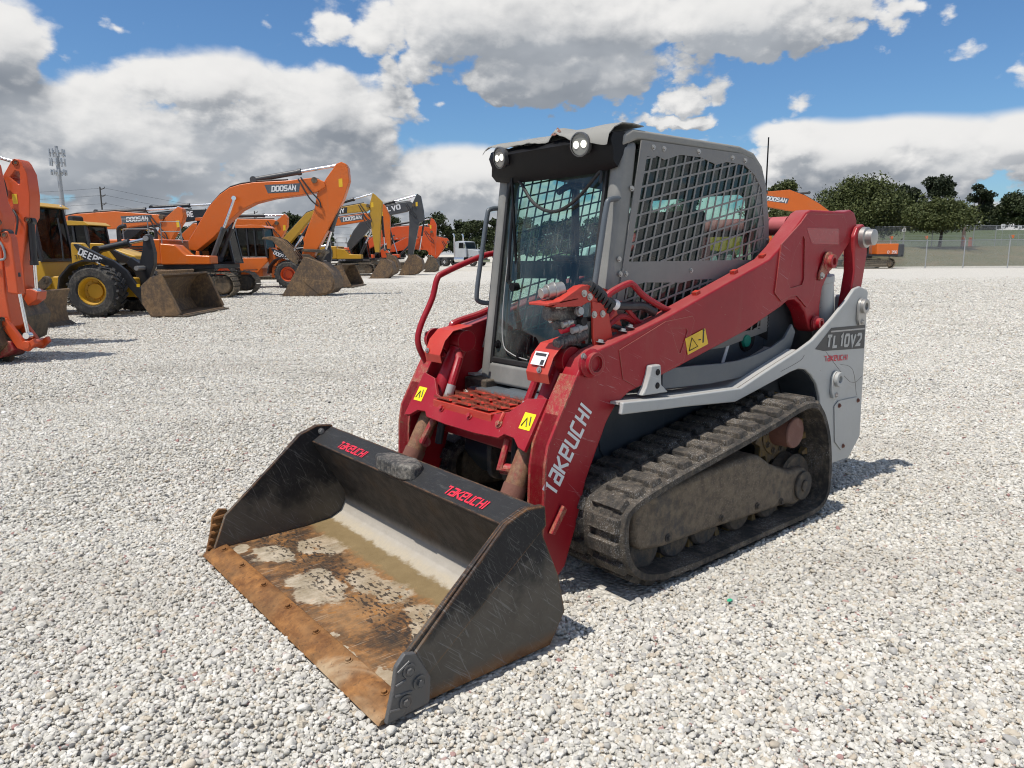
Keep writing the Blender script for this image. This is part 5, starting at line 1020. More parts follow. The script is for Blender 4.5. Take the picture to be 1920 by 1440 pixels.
excavator('crawler_excavator', 'ochre yellow excavator with black badge and stiff stick before the grey boom', -15.2, 48.5, 'myellowdk', SB, sh([(.13, 5.44), (.28, 5.30), (.72, 4.88), (.64, 4.04), (.45, 2.07), (.42, 1.66), (.14, 1.66), (-.03, 3.06), (-.10, 4.70)], 6.2), sh([(.55, 1.15), (.95, 1.17), (1.24, .98), (1.34, .56), (1.2, .25), (.93, .03), (.4, .02), (-.2, .03)], 6.2),
    [((3.9, 4.75), (6.32, 5.38), .5, .10, 0), ((.9, 1.4), (2.2, 3.4), .5, .1, -.4), ((6.85, 3.9), (6.95, 1.8), .6, .07, 0)], 'SANY', ((3.55, 4.12), (4.55, 4.22)), .24, 'ink', bkw=.7)
excavator('crawler_excavator', 'orange excavator with grey badge partly behind the ochre stick', -15.6, 52, 'dorange', [(.2, 1.75), (1.2, 2.5), (2.4, 3.45), (3.6, 3.52), (5.3, 3.78), (5.85, 3.95), (5.85, 4.3), (5.6, 4.36), (3.7, 4.1), (2.2, 4.05), (.5, 2.9), (.0, 2.1)], sh([(.62, 5.03), (.81, 4.84), (1.12, 4.12), (1.09, 1.91), (.85, 1.91), (.59, 4.12)], 6.1), sh([(.9, 1.5), (1.35, 1.35), (1.6, .8), (1.4, .25), (.9, .03), (.4, .03)], 6.1),
    [((7.1, 3.4), (7.6, 1.6), .55, .07, 0), ((3.0, 4.3), (6.7, 4.95), .5, .1, 0)], 'DOOSAN', ((4.0, 3.82), (5.3, 3.98)), .22, 'hullgrey', bmat='dig')
VB = [(.2, 1.8), (.7, 2.3), (1.6, 3.3), (2.5, 4.25), (3.6, 4.45), (4.5, 4.62), (4.9, 4.85), (5.05, 5.2), (4.8, 5.36), (4.0, 5.26), (2.7, 5.0), (1.5, 4.4), (.5, 3.2), (.0, 2.3)]
V = excavator('crawler_excavator', 'yellow excavator with dark grey boom and tall grey stick in the far row', -12.2, 55.5, 'myellow', VB, sh([(2.11, 6.17), (2.38, 5.99), (2.56, 4.93), (2.6, 4.24), (2.21, 4.08), (1.65, 1.66), (1.27, 1.72), (1.48, 4.08), (1.47, 4.83), (1.71, 5.41)], 3.2, -.25), sh([(1.4, 1.4), (1.88, 1.45), (2.30, 1.12), (2.40, .75), (2.30, .4), (1.95, .11), (1.3, .03), (.65, .04)], 3.2),
    [((2.3, 5.05), (5.25, 5.8), .45, .1, 0), ((.95, 1.4), (1.9, 3.3), .5, .1, -.42), ((5.75, 3.9), (5.35, 1.8), .5, .07, 0)], 'VOLVO', ((2.45, 4.55), (4.15, 4.85)), .3, None, boomcol='mgrey', L_=4.4, bkw=.75, cw='myellow')
lettering('EC350E', (-.45, -1.3, 1.62), (1, 0, 0), (0, 0, 1), .22, M['ink'], V, w=.2, gap=.25); lettering('VOLVO', (-.45, -1.30, 1.08), (1, 0, 0), (0, 0, 1), .12, M['whiteprint'], V, w=.22, gap=.25)
HB = [(.2, 1.7), (1.6, 2.5), (3.0, 2.9), (4.6, 3.0), (6.0, 3.2), (6.1, 3.5), (5.9, 3.8), (4.5, 3.95), (3.0, 3.85), (1.6, 3.5), (.2, 2.3)]
HS = sh([(1.18, 4.57), (1.42, 4.45), (1.65, 3.98), (1.46, 1.43), (1.16, 1.43), (1.04, 3.87)], 4.9)
HBK = sh([(1.15, 1.2), (1.55, 1.0), (1.75, .55), (1.6, .1), (1.1, .03), (.55, .06)], 4.9)
for i, (la, de, lab) in enumerate(((-12.9, 64, 'red orange excavator with an upright bare stick beside the trees'), (-11.6, 70, 'red orange excavator whose boom slopes down towards the silver truck'), (-14.5, 76, 'red orange excavator farthest back, mostly hidden behind the row'))):
    b_, s_, k_ = HB, HS, HBK
    if i == 1: b_ = [(.2, 1.7), (2.2, 2.0), (3.6, 1.9), (4.4, 1.2), (4.7, 1.3), (5.7, 2.75), (5.6, 2.95), (3.9, 3.3), (2.2, 3.3), (.4, 2.4)]; s_ = [(5.6, 3.0), (5.8, 2.7), (4.6, 1.1), (4.3, 1.2)]; k_ = None
    excavator('crawler_excavator', lab, la, de, 'horange', b_, s_, k_, [((1.2, 1.5), (2.9, 3.1), .5, .09, -.4)]+([((2.8, 4.0), (6.0, 4.5), .5, .09, 0)] if i != 1 else []), bmat='digdk')
# orange excavator on the right, facing left
RB = [(.6, 1.9), (3.6, 4.9), (5.3, 4.85), (7.0, 5.06), (9.0, 5.45), (9.4, 5.9), (9.0, 6.7), (7.0, 6.85), (5.6, 6.35), (4.4, 5.7), (2.2, 4.2), (.3, 2.6)]
RX = excavator('crawler_excavator', 'orange excavator facing left near the fence, body showing past the loader tail', 31.4, 66, 'dorange', RB, [(9.3, 6.5), (9.6, 6.2), (9.5, 5.2), (8.6, 2.2), (8.2, 2.3), (8.8, 5.2)], [(8.5, 2.2), (9.1, 1.9), (9.1, .9), (8.6, .2), (7.6, .2), (7.4, .6)],
    [((1.2, 1.5), (3.6, 4.6), .5, .1, .4), ((5.2, 6.6), (9.2, 6.3), .5, .1, 0)], 'DOOSAN', ((9.0, 6.0), (7.2, 5.75)), .3, 'hullgrey', rot=math.pi, L_=4.4)
lettering('DX350', (-1.5, 1.3, 1.32), (-1, 0, 0), (0, 0, 1), .2, M['whiteprint'], RX, w=.2, gap=.25)
# --- wheel loaders
def tyre(par, x, y, r, w, rimcol, s):
    q = [(r*.52, -w*.42), (r*.60, -w*.5), (r*.84, -w*.5), (r*.95, -w*.4), (r*.965, 0), (r*.95, w*.4), (r*.84, w*.5), (r*.60, w*.5), (r*.52, w*.42)]
    t_ = part(MB().lathe(q, (x, y, r), (0, 1, 0), 40), 'tyre', 'tyre', par)
    tb = MB(); n = 22
    for i in range(n):
        for k in (-1, 1):
            a = 2*math.pi*(i+.25*k)/n; c = Vector((x+math.cos(a)*r*.955, y+k*w*.24, r+math.sin(a)*r*.955))
            Rm = Matrix.Rotation(-a, 3, 'Y') @ Matrix.Rotation(R(28*k), 3, 'X'); tb.box(c, (r*.09, w*.44, r*.11), Rm)
    tag(part(tb, 'tread_blocks', 'tyre', t_, sm=0), kind='stuff')
    rm = part(MB().lathe([(r*.54, -w*.44), (r*.50, -w*.46), (r*.47, -w*.38), (r*.44, -w*.1), (r*.30, -w*.06), (r*.28, -w*.16), (0, -w*.16)] if s < 0 else [(r*.54, w*.44), (r*.50, w*.46), (r*.47, w*.38), (r*.44, w*.1), (r*.30, w*.06), (r*.28, w*.16), (0, w*.16)], (x, y, r), (0, 1, 0), 32), 'wheel_rim', rimcol, t_)
    for k in range(10): part(MB().cyl((x+r*.36*math.cos(k*.628), y+s*w*.06, r+r*.36*math.sin(k*.628)), (x+r*.36*math.cos(k*.628), y+s*w*.14, r+r*.36*math.sin(k*.628)), r*.03, n=6), 'wheel_nut', rimcol, t_)
def loader(label, lat, dep, col, armcol, rim, word, bdx=0, bw=1.38, wcol='whiteprint', rs=.645, cabdx=0, num=None, wx=0):
    r = tag(empty('wheel_loader', yard(lat, dep), YROT), label, 'wheel loader')
    for x in (wx, -3.0):
        for s in (1, -1): tyre(r, x, s*.98, rs, .56, rim, s)
    part(MB().box((-.3, 0, .72), (1.5, .8, .5)).box((-2.6, 0, .78), (2.4, 1.2, .5)), 'frame', col, r, .04)
    for s in (1, -1):
        part(MB().prism([(-1.06, 1.89), (-.74, 1.88), (-.42, 1.43), (-.75, 1.0), (-1.1, 1.0)], s*.36, s*.505), 'arm_tower', col, r, .03)
        part(MB().strip([(-.92+wx*.5, .68), (-.85+wx*.5, 1.01), (-.57+wx*.5, 1.30), (-.25+wx*.5, 1.41), (.02+wx*.5, 1.40)], s*.70, s*1.28, .04), 'fender', 'mblack', r)
        A = part(MB().prism([(-.92, 1.84), (-.84, 1.86), (-.5, 1.70), (-.23, 1.56), (.08, 1.42), (.38+bdx*.4, 1.17), (.60+bdx*.8, .82), (.82+bdx, .61), (1.08+bdx, .25), (1.0+bdx, .08), (.82+bdx, .20), (.55+bdx*.8, .55), (.32+bdx*.4, .83), (.2, 1.08), (.0, 1.20), (-.23, 1.34), (-.68, 1.44)], s*.52, s*.64), 'lift_arm', armcol, r, .015)
        if s < 0 and word: lettering(word, (-.80, -.646, 1.60), (.85, 0, -.42), (.42, 0, .85), .15, M[wcol], A, w=.22, gap=.26)
    part(MB().prism([(.64+bdx, 2.04), (.70+bdx, 2.10), (.80+bdx, 2.08), (.88+bdx, 1.62), (.85+bdx, 1.3), (.58+bdx, .70), (.44+bdx, .72), (.31+bdx, 1.14), (.12+bdx, 1.35), (.25+bdx, 1.51), (.47+bdx, 1.35), (.58+bdx, 1.67)], -.10, .10), 'bell_crank', armcol, r, .015)
    part(MB().cyl((.72+bdx, -.16, 1.99), (.72+bdx, .16, 1.99), .07), 'crank_pin', 'steel', r); part(MB().cyl((.58+bdx, -.5, 1.22), (.58+bdx, .5, 1.22), .06), 'crank_pin', 'steel', r)
    hyd(r, (-.66, 1.70), (.70+bdx, 1.98), .64, .09, 0)
    BP = [(1.10, .80), (1.35, 1.01), (1.65, 1.09), (1.75, .79), (2.06, .08), (1.28, .02), (1.08, .36)]
    BP = sh(BP, bdx)
    k = part(MB().strip([(1.65+bdx, 1.09), (1.35+bdx, 1.01), (1.13+bdx, .72), (1.08+bdx, .36), (1.28+bdx, .03), (2.10+bdx, .03)], -bw+.004, bw-.004, .045), 'bucket', 'dig', r, .01)
    for s in (1, -1):
        part(MB().prism(BP, s*bw, s*(bw-.03)), 'bucket_side', 'dig', k, .008)
        part(MB().tube([(1.68+bdx, s*(bw+.01), .98), (1.78+bdx, s*(bw+.01), .72), (2.04+bdx, s*(bw+.01), .12)], .03, 6), 'side_rib', 'dig', k)
    part(MB().box((2.08+bdx, 0, .035), (.22, 2*bw+.06, .04)), 'cutting_edge', 'digdk', k, .008)
    part(MB().prism([(-1.15+cabdx, 1.25), (-1.2+cabdx, 1.42), (-2.7+cabdx, 1.42), (-2.75+cabdx, .95), (-2.2, .70), (-1.6, .72)], -.72, .72), 'cab_base', col, r, .03)
    c = glasscab(r, -2.62+cabdx, -1.15+cabdx, -.70, .70, 1.40, 2.80, .14, 'mblack', col, (-2.1+cabdx, -1.75+cabdx))
    for s in (1, -1): part(MB().lathe([(0, .02), (.05, .015), (.06, 0)], (-1.25+cabdx, s*.5, 2.85), (1, 0, 0), 14), 'cab_lamp', 'paper', c)
    part(MB().prism([(-2.8+cabdx, 1.0), (-2.8+cabdx, 2.15), (-3.9, 2.05), (-4.5, 1.75), (-4.6, 1.0)], -.68, .68), 'engine_hood', col, r, .08)
    part(MB().box((-4.65, 0, .9), (.35, 1.6, .6)), 'counterweight', 'mblack', r, .06)
    part(MB().tube([(-3.2, .3, 2.1), (-3.2, .3, 2.75)], .07, 10), 'exhaust', 'mblack', r)
    part(MB().tube([(-1.1, -.80, 1.45), (-1.1, -.80, 2.1), (-1.15, -.78, 2.5)], .02, 6).tube([(-2.6, -.82, .6), (-2.6, -.82, 2.2)], .02, 6), 'handrail', 'mblack', r)
    part(MB().box((-1.85, -.88, .55), (.6, .3, .04)).box((-1.85, -.92, .85), (.6, .26, .04)), 'step', 'mblack', r)
    part(MB().prism([(.62+bdx, .74), (.70+bdx, .74), (.70+bdx, .82), (.62+bdx, .82)], -.645, -.642), 'yellow_sticker', 'yellow', r)
    if num: lettering(num, (-.98, -.511, 1.47), (1, 0, 0), (0, 0, 1), .09, M['ink'], r, w=.16, gap=.25)
    return r
loader('yellow wheel loader with black arms and a rusty bucket on the ground', -10.35, 19.75, 'myellow', 'mblack', 'myellow', 'DEERE', num='317184', wx=-.22, rs=.665, cabdx=-.55)
loader('orange wheel loader with black arm standing behind the big excavator stick', -10.5, 35.9, 'dorange', 'mblack', 'horange', 'DOOSAN', bdx=.95, bw=1.5, cabdx=.1)
# --- yellow dozer behind the loader
DZ = tag(empty('crawler_dozer', yard(-14.1, 24.6), YROT), 'yellow crawler dozer with dark cab half hidden behind the yellow wheel loader', 'dozer')
for s in (1, -1): crawler(DZ, s*.95, -1.5, 1.9, .95, .55, False)
part(MB().prism([(.55, .8), (.60, 1.75), (1.2, 1.78), (1.9, 1.55), (2.1, .75)], -.55, .55), 'hood', 'myellow', DZ, .05)
part(MB().prism([(1.25, 1.62), (1.8, 1.45), (1.95, .95), (1.5, .95)], -.565, -.552), 'side_grille', 'digdk', DZ)
part(MB().box((-.6, 0, 1.2), (2.2, 1.5, .8)), 'body', 'myellow', DZ, .05)
glasscab(DZ, -.62, .55, -.62, .62, 1.60, 2.52, .10, 'mblack', 'myellow', (.0,))
part(MB().tube([(1.1, .1, 1.8), (1.1, .1, 2.35), (1.18, .1, 2.48), (1.35, .1, 2.52)], .07, 10, 3), 'exhaust', 'mblack', DZ)
part(MB().strip([(2.9, .08), (2.75, .35), (2.75, .75), (2.9, 1.05)], -1.5, 1.5, .06), 'blade', 'dig', DZ)
# --- loose dozer blade on the gravel
DB = tag(empty('dozer_blade', yard(-10.5, 16.6), YROT), 'brown steel dozer blade with a pin lug standing in front of the yellow loader', 'blade')
part(MB().strip([(.42, .0), (.30, .10), (.26, .3), (.30, .62), (.40, .80)], -.87, .25, .05), 'blade_face', 'dig', DB, .01)
part(MB().prism([(-.36, 0), (-.36, .78), (.36, .78), (.26, .3), (.42, 0)], -.93, -.88), 'end_plate', 'dig', DB, .01)
part(MB().prism([(-.05, .75), (.05, .75), (.28, .78)]+arc(.40, 1.02, .10, -60, 150, 8), -.62, -.54), 'pin_lug', 'digdk', DB, .01)
part(MB().lathe([(.03, -.05), (.05, -.05), (.05, .05), (.03, .05)], (.40, -.58, 1.02), (0, 1, 0), 16, True), 'lug_ring', 'digdk', DB)
part(MB().box((.36, -.3, .04), (.16, 1.16, .03), ('Y', R(35))), 'cutting_edge', 'digdk', DB)
# --- semi truck
TK = tag(empty('semi_truck', yard(-6.6, 93), YROT-R(32)), 'silver semi truck with bright exhaust stacks parked before the trees', 'truck')
part(MB().box((0, 0, .95), (8.2, .9, .35)), 'frame', 'mblack', TK)
TC = part(MB().prism([(.3, 1.1), (.3, 3.0), (.9, 3.1), (1.75, 3.0), (1.95, 2.15), (2.0, 1.1)], -1.15, 1.15), 'cab', 'silver', TK, .08)
part(MB().add([(1.80, -1.0, 2.93), (1.80, 1.0, 2.93), (1.98, 1.0, 2.15), (1.98, -1.0, 2.15)], [(0, 1, 2, 3)]), 'windshield', 'mglass', TC, sm=0)
part(MB().prism([(.9, 2.2), (.95, 2.85), (1.6, 2.85), (1.75, 2.2)], -1.17, -1.152), 'side_window', 'mglass', TC)
part(MB().prism([(2.0, 1.1), (1.95, 2.12), (3.6, 1.95), (3.75, 1.1)], -.85, .85), 'hood', 'silver', TK, .08)
GR = part(MB().box((3.76, 0, 1.48), (.08, 1.2, 1.0)), 'grille', 'chrome', TK, .03)
for k in range(7): part(MB().box((3.805, -.48+.16*k, 1.48), (.02, .05, .9)), 'grille_bar', 'mblack', GR)
part(MB().box((3.9, 0, .68), (.2, 2.3, .38)), 'bumper', 'chrome', TK, .04)
for s in (1, -1):
    part(MB().cyl((.1, s*.95, 1.1), (.1, s*.95, 3.55), .11, n=14).tube([(.1, s*.95, 3.5), (.05, s*.95, 3.85), (-.1, s*.95, 3.95)], .09, 10, 3), 'exhaust_stack', 'chrome', TK)
    part(MB().strip(arc(2.9, .55, .72, 10, 170, 10), s*.85, s*1.2, .04), 'fender', 'silver', TK)
    part(MB().cyl((.2, s*.95, .85), (1.7, s*.95, .85), .34, n=20), 'fuel_tank', 'chrome', TK, .03)
    for x in (2.9, -1.4, -2.6, -3.7):
        w_ = part(MB().lathe([(.2, -.15), (.42, -.16), (.52, -.12), (.53, 0), (.52, .12), (.42, .16), (.2, .15)], (x, s*1.0, .53), (0, 1, 0), 26), 'wheel', 'tyre', TK)
        part(MB().lathe([(.30, s*.16), (.27, s*.10), (.12, s*.10), (.10, s*.18), (0, s*.18)], (x, s*1.0, .53), (0, 1, 0), 22), 'wheel_rim', 'chrome', w_)
    part(MB().lathe([(0, .03), (.09, .02), (.11, 0)], (3.62, s*.98, 1.25), (1, 0, 0), 14), 'headlight', 'paper', TK)
    part(MB().box((1.95, s*1.42, 2.45), (.08, .22, .5)), 'mirror', 'chrome', TK, .02)
# two pale haul trucks standing behind the loader, seen through its cab
for la, de, lab in ((9.5, 60, 'pale grey haul truck seen through the windscreen of the red loader'), (16.5, 68, 'pale grey haul truck seen through the side screen of the red loader')):
    HT = tag(empty('haul_truck', yard(la, de), YROT+R(200)), lab, 'truck')
    part(MB().box((0, 0, 1.2), (8.5, 1.2, .5)), 'frame', 'mgrey', HT)
    part(MB().prism([(-4.6, 2.0), (-4.2, 3.2), (-.2, 3.3), (.2, 2.9), (-.1, 1.7), (-3.6, 1.5)], -1.4, 1.4), 'dump_body', 'myellow', HT, .05)
    glasscab(HT, .9, 2.4, -.75, .75, 1.6, 3.1, .15, 'wall_white', 'wall_white')
    part(MB().prism([(2.4, 1.4), (2.4, 2.2), (4.2, 1.95), (4.4, 1.3)], -1.0, 1.0), 'hood', 'wall_white', HT, .1)
    lettering('VOLVO', (4.36, -.55, 1.55), (0, 1, 0), (0, 0, 1), .22, M['ink'], HT, w=.22, gap=.25)
    for x in (3.2, -1.4, -3.2):
        for s in (1, -1): tyre(HT, x, s*1.15, .85, .65, 'wall_white', s)
# ------------------------------------------------------------------ trees
def leaf_mat(name, a, b):
    m, t, p = newmat(name); gp = t.nodes.new('ShaderNodeNewGeometry'); pos = S(t, gp.outputs['Position']); n = noise(t, pos, .8, 3, .6)
    rn = S(t, gp.outputs['Random Per Island'])
    setin(t, p, 'Base Color', mixc(t, n*.5+rn*.5, a, b)); setin(t, p, 'Roughness', .65)
    setin(t, p, 'Transmission Weight', 0.0); setin(t, p, 'Specular IOR Level', .3); return m
M['leafA'] = leaf_mat('oak_leaves', (.030, .046, .013), (.105, .118, .036))
M['leafB'] = leaf_mat('dark_tree_leaves', (.018, .028, .010), (.058, .075, .026))
M['leafC'] = leaf_mat('pine_needles', (.012, .020, .009), (.035, .045, .018))
M['bark'] = paint('bark', (.05, .042, .034), .9, (.09, .08, .065), .5, 3, bmp=.6)
trng = np.random.default_rng(11)
def tree(name, label, lat, dep, h, w, base, mat, blobs, n, leaf, group, trunk=.18, low=.25):
    """trunk with limbs; crown of leaf clumps spread through uneven lobes"""
    z0 = base-.25; r = tag(empty(name, yard(lat, dep, z0), trng.uniform(0, 6.28)), label, 'tree', group)
    ct = h*low; tm = MB(); lean = trng.normal(0, .03*h, 2)
    path = [(0, 0, 0), (lean[0]*.3, lean[1]*.3, h*low*.6), (lean[0]*.7, lean[1]*.7, h*(low+.2)), (lean[0], lean[1], h*.8)]
    tm.tube(path, 0, 9, 4, radii=[trunk*(1-.85*i/12) for i in range(13)])
    cen = []
    for k in range(int(blobs*1.6)):
        a = trng.uniform(0, 6.28); q = math.sqrt(trng.uniform(0, 1))*.80; zz = trng.uniform(low+.10, .86); shape = math.sin(math.pi*min(1, max(.12, (zz-low*.5)/(1.02-low*.5)))**.8)
        c = np.array([math.cos(a)*q*w/2*shape, math.sin(a)*q*w/2*shape, zz*h]); cen.append((c, trng.uniform(.085, .20)*w*(.7+.4*shape)))
        if k < 9:
            s0 = Vector((lean[0]*.6, lean[1]*.6, h*(low+trng.uniform(.0, .25)))); tm.tube([s0, s0.lerp(Vector(c), .5)+Vector((0, 0, .06*h)), Vector(c)], 0, 6, radii=[trunk*.45, trunk*.28, trunk*.08])
    part(tm, 'trunk', 'bark', r)
    blobs = len(cen); per = n//blobs; V = []; 
    for c, rad in cen:
        d = trng.normal(0, 1, (per, 3)); d /= np.linalg.norm(d, axis=1)[:, None]; rr = rad*(.35+.65*trng.random(per)**.45)*(1+.35*np.sin(d[:, 0]*5+c[0]*3)*np.sin(d[:, 1]*5+c[1]*2))
        p = c+d*rr[:, None]*np.array([1, 1, .72]); p = p[p[:, 2] > h*low*.85-.2]
        m_ = len(p); u = trng.normal(0, 1, (m_, 3)); u /= np.linalg.norm(u, axis=1)[:, None]; nrm = d[:m_]*.6+trng.normal(0, .7, (m_, 3)); v = np.cross(nrm, u); v /= (np.linalg.norm(v, axis=1)[:, None]+1e-6)
        s = leaf*trng.uniform(.55, 1.3, (m_, 1)); V.append(np.stack([p-u*s, p-v*s*.6+u*s*.1, p+u*s, p+v*s*.6-u*s*.1], 1))
    V = np.concatenate(V).reshape(-1, 3); nq = len(V)//4
    me = bpy.data.meshes.new('crown'); me.vertices.add(len(V)); me.vertices.foreach_set('co', V.astype(np.float32).ravel()); me.loops.add(nq*4); me.loops.foreach_set('vertex_index', np.arange(nq*4, dtype=np.int32)); me.polygons.add(nq); me.polygons.foreach_set('loop_start', np.arange(0, nq*4, 4, dtype=np.int32)); me.polygons.foreach_set('loop_total', np.full(nq, 4, np.int32)); me.update(); me.validate()
    link(me, 'crown', M[mat], r)
    return r
g1 = 'trees beyond the fence'; g2 = 'trees along the far edge of the yard'
tree('oak_tree', 'broad dense oak rising behind the tail of the red loader', 44.6, 96, 9.3, 13.5, far_h(44.6, 96), 'leafA', 40, 34000, .155, g1, .30, .16)
tree('oak_tree', 'oak crown showing between the loader cab and the dense oak', 35.5, 99, 9.6, 9.5, far_h(35.5, 99), 'leafA', 24, 15000, .16, g1, .25, .18)
tree('oak_tree', 'spreading oak with a bare trunk standing alone on the grassy bank', 50.8, 88, 5.9, 10.0, far_h(50.8, 88), 'leafA', 34, 26000, .14, g1, .22, .40)
tree('pine_tree', 'tall dark pine top poking out above the spreading oak', 73, 128, 10.5, 6.5, far_h(73, 128), 'leafC', 13, 9000, .2, g1, .22, .5)
tree('pine_tree', 'dark rounded pine crown left of the tall pine top', 68, 130, 9.0, 7, far_h(68, 130), 'leafC', 13, 9000, .2, g1, .22, .4)
tree('pine_tree', 'pointed dark conifer behind the right side of the spreading oak', 77.5, 124, 8.6, 5, far_h(77.5, 124), 'leafC', 13, 7000, .2, g1, .2, .2)
tree('pine_tree', 'thin tall pine at the right edge of the picture', 90, 126, 10.3, 5.5, far_h(90, 126), 'leafC', 9, 6000, .2, g1, .2, .55)
tree('conifer_tree', 'dense dark conifer clump near the right edge', 84.5, 124, 7.0, 9, far_h(84.5, 124), 'leafB', 16, 9000, .2, g1, .2, .1)
tree('conifer_tree', 'low dark bushy tree at the far right behind the fence', 92.5, 132, 6.2, 8, far_h(92.5, 132), 'leafB', 14, 8000, .2, g1, .2, .1)
for k, la in enumerate((57, 66, 75, 84, 93, 103)): tree('conifer_tree', ('first', 'second', 'third', 'fourth', 'fifth', 'sixth')[k]+' low dark tree from the left in the distant row behind the grassy bank', la, 160+3*(k % 2), 5.4+.7*(k % 3), 11, far_h(la, 160), 'leafB', 18, 9000, .26, g1, .2, .0)
words = ['broad', 'tall', 'squat', 'wide', 'ragged', 'narrow', 'domed', 'loose', 'thick', 'lean', 'round', 'leggy', 'bushy', 'uneven', 'shaggy', 'small', 'flat', 'open', 'twin-lobed', 'leaning', 'stout', 'airy', 'spiky', 'low']
spots_ = [(-44, 118, 7.6, 7), (-34.5, 118, 9.0, 7), (-31, 122, 7.4, 6), (-20.5, 122, 9.0, 7.5), (-16, 128, 7.8, 7), (-12.6, 126, 9.3, 7.5), (-9.2, 128, 8.2, 6.5), (-6.2, 126, 7.9, 7), (-2.4, 128, 8.2, 7), (1.5, 130, 8.8, 7.5), (6, 128, 8.0, 7), (10.5, 130, 9.0, 7.5), (15, 128, 8.4, 7), (20, 130, 9.2, 8), (24.5, 127, 8.4, 7.5), (29, 125, 9.4, 8), (61, 140, 7.5, 8), (-52, 122, 6.8, 7), (-62, 126, 6.5, 8), (-75, 130, 6.0, 9)]
where = ['far behind the yellow loader', 'between the two orange booms', 'right of the orange wheel loader', 'under the grey boom', 'between grey boom and red sticks', 'just right of the red orange sticks', 'above the cab of the silver truck', 'right of the silver truck', 'against the left pillar of the red loader', 'seen through the loader windscreen, left part', 'seen through the loader windscreen, middle', 'seen through the loader windscreen, right part', 'behind the front of the side screen', 'behind the middle of the side screen', 'behind the rear of the side screen', 'just left of the cab rear', 'between the two oaks beyond the fence', 'behind the yellow dozer', 'below the utility pole', 'below the cell tower']
for k, (la, de, h_, w_) in enumerate(spots_):
    tree('evergreen_tree', words[k]+' dark evergreen '+where[k], la, de, h_, w_, far_h(la, de), 'leafB', 15, 8000, .2, g2, .22, .14)
# ------------------------------------------------------------------ chain-link fences
M['galv'] = paint('galvanised_pipe', (.36, .37, .38), .5, (.2, .19, .17), .3, 4, metal=.4)
def link_mat():
    m = bpy.data.materials.new('chain_link'); m.use_nodes = True; t = m.node_tree; t.nodes.clear(); o = t.nodes.new('ShaderNodeOutputMaterial'); c = coord(t); x, y, z = xyz(t, c)
    a = ((x+z)*18.0)._m('FRACT'); b = ((x-z)*18.0)._m('FRACT'); k = (a.step(.0, .07)*a.step(.26, .18)).max(b.step(.0, .07)*b.step(.26, .18))
    tr = t.nodes.new('ShaderNodeBsdfTransparent'); df = t.nodes.new('ShaderNodeBsdfPrincipled'); df.inputs['Base Color'].default_value = (.30, .31, .32, 1); df.inputs['Roughness'].default_value = .5; df.inputs['Metallic'].default_value = .4
    mx = t.nodes.new('ShaderNodeMixShader'); t.links.new(k.s, mx.inputs[0]); t.links.new(tr.outputs[0], mx.inputs[1]); t.links.new(df.outputs[0], mx.inputs[2]); t.links.new(mx.outputs[0], o.inputs[0]); return m
M['link'] = link_mat()
def fence(label, posts, h, arms, hf):
    f = tag(empty('chain_link_fence', yard(posts[0][0], posts[0][1]), YROT), label, 'fence'); x0, y0 = posts[0]
    Q = [(a-x0, b-y0, hf(a, b)) for a, b in posts]
    for i, (x, y, z) in enumerate(Q):
        p = part(MB().cyl((x, y, z-.1), (x, y, z+h), .045, n=10), 'fence_post', 'galv', f)
        if arms: part(MB().tube([(x, y, z+h), (x-.25, y-.1, z+h+.38)], .025, 6), 'barb_arm', 'galv', p)
    for (a, b) in zip(Q, Q[1:]):
        part(MB().cyl((a[0], a[1], a[2]+h-.03), (b[0], b[1], b[2]+h-.03), .03, n=8), 'top_rail', 'galv', f)
        part(MB().add([(a[0], a[1], a[2]), (b[0], b[1], b[2]), (b[0], b[1], b[2]+h-.05), (a[0], a[1], a[2]+h-.05)], [(0, 1, 2, 3)]), 'mesh_panel', 'link', f, sm=0)
        if arms:
            for k in (1, 2, 3): part(MB().cyl((a[0]-.083*k, a[1]-.033*k, a[2]+h+.127*k), (b[0]-.083*k, b[1]-.033*k, b[2]+h+.127*k), .008, n=4), 'barbed_wire', 'galv', f)
    return f
NP = [(22.9+3.05*i, 67.6-.42*(3.05*i)*.35-.003*i*i) for i in range(14)]
NP = [(x, 65.3-.23*(x-33.4)) for x in (20.6, 23.8, 27.0, 30.2, 33.4, 36.25, 39.15, 42.5, 45.7, 48.9, 52.1, 55.3)]
fence('chain-link fence with angled barbed wire arms at the edge of the gravel', NP, 2.42, True, lambda a, b: 0.)
fence('taller chain-link fence standing on top of the grassy bank', [(38.6, 94), (43.2, 92), (47.9, 90.6), (51.0, 90), (56.0, 90), (58.8, 90.2), (64, 90.6), (70, 91)], 2.45, False, far_h)
# signs, lamp post, barrels, flags
for k, (la, z, lab) in enumerate(((47.3, 4.0, 'small white notice board nearest the orange excavator on the bank fence'), (51.7, 4.08, 'small white notice board beside the trunk of the spreading oak'), (59.2, 4.36, 'small white notice board left of the tall fence post'), (61.2, 4.15, 'small white notice board nearest the right picture edge'))):
    sg = tag(empty('notice_board', yard(la, 89.6, z), YROT), lab, 'sign', 'white notice boards on the bank fence')
    part(MB().box((0, 0, 0), (.46, .03, .46)), 'board', 'paper', sg, .005); part(MB().box((.02, -.018, -.05), (.26, .004, .2)).box((0, -.018, .14), (.3, .004, .05)), 'printed_mark', 'rail', sg)
    part(MB().cyl((0, .03, far_h(la, 89.6)-z-.1), (0, .03, .2), .02, n=6), 'stake', 'galv', sg)
lp = tag(empty('lamp_post', yard(55.4, 91, far_h(55.4, 91)-.2), YROT), 'brown wooden post carrying two white floodlights beyond the fence', 'lamp post')
part(MB().box((0, 0, 1.25), (.3, .3, 2.5)), 'post', paint('weathered_wood', (.20, .10, .045), .8, (.1, .07, .05), .4, 4), lp, .01)
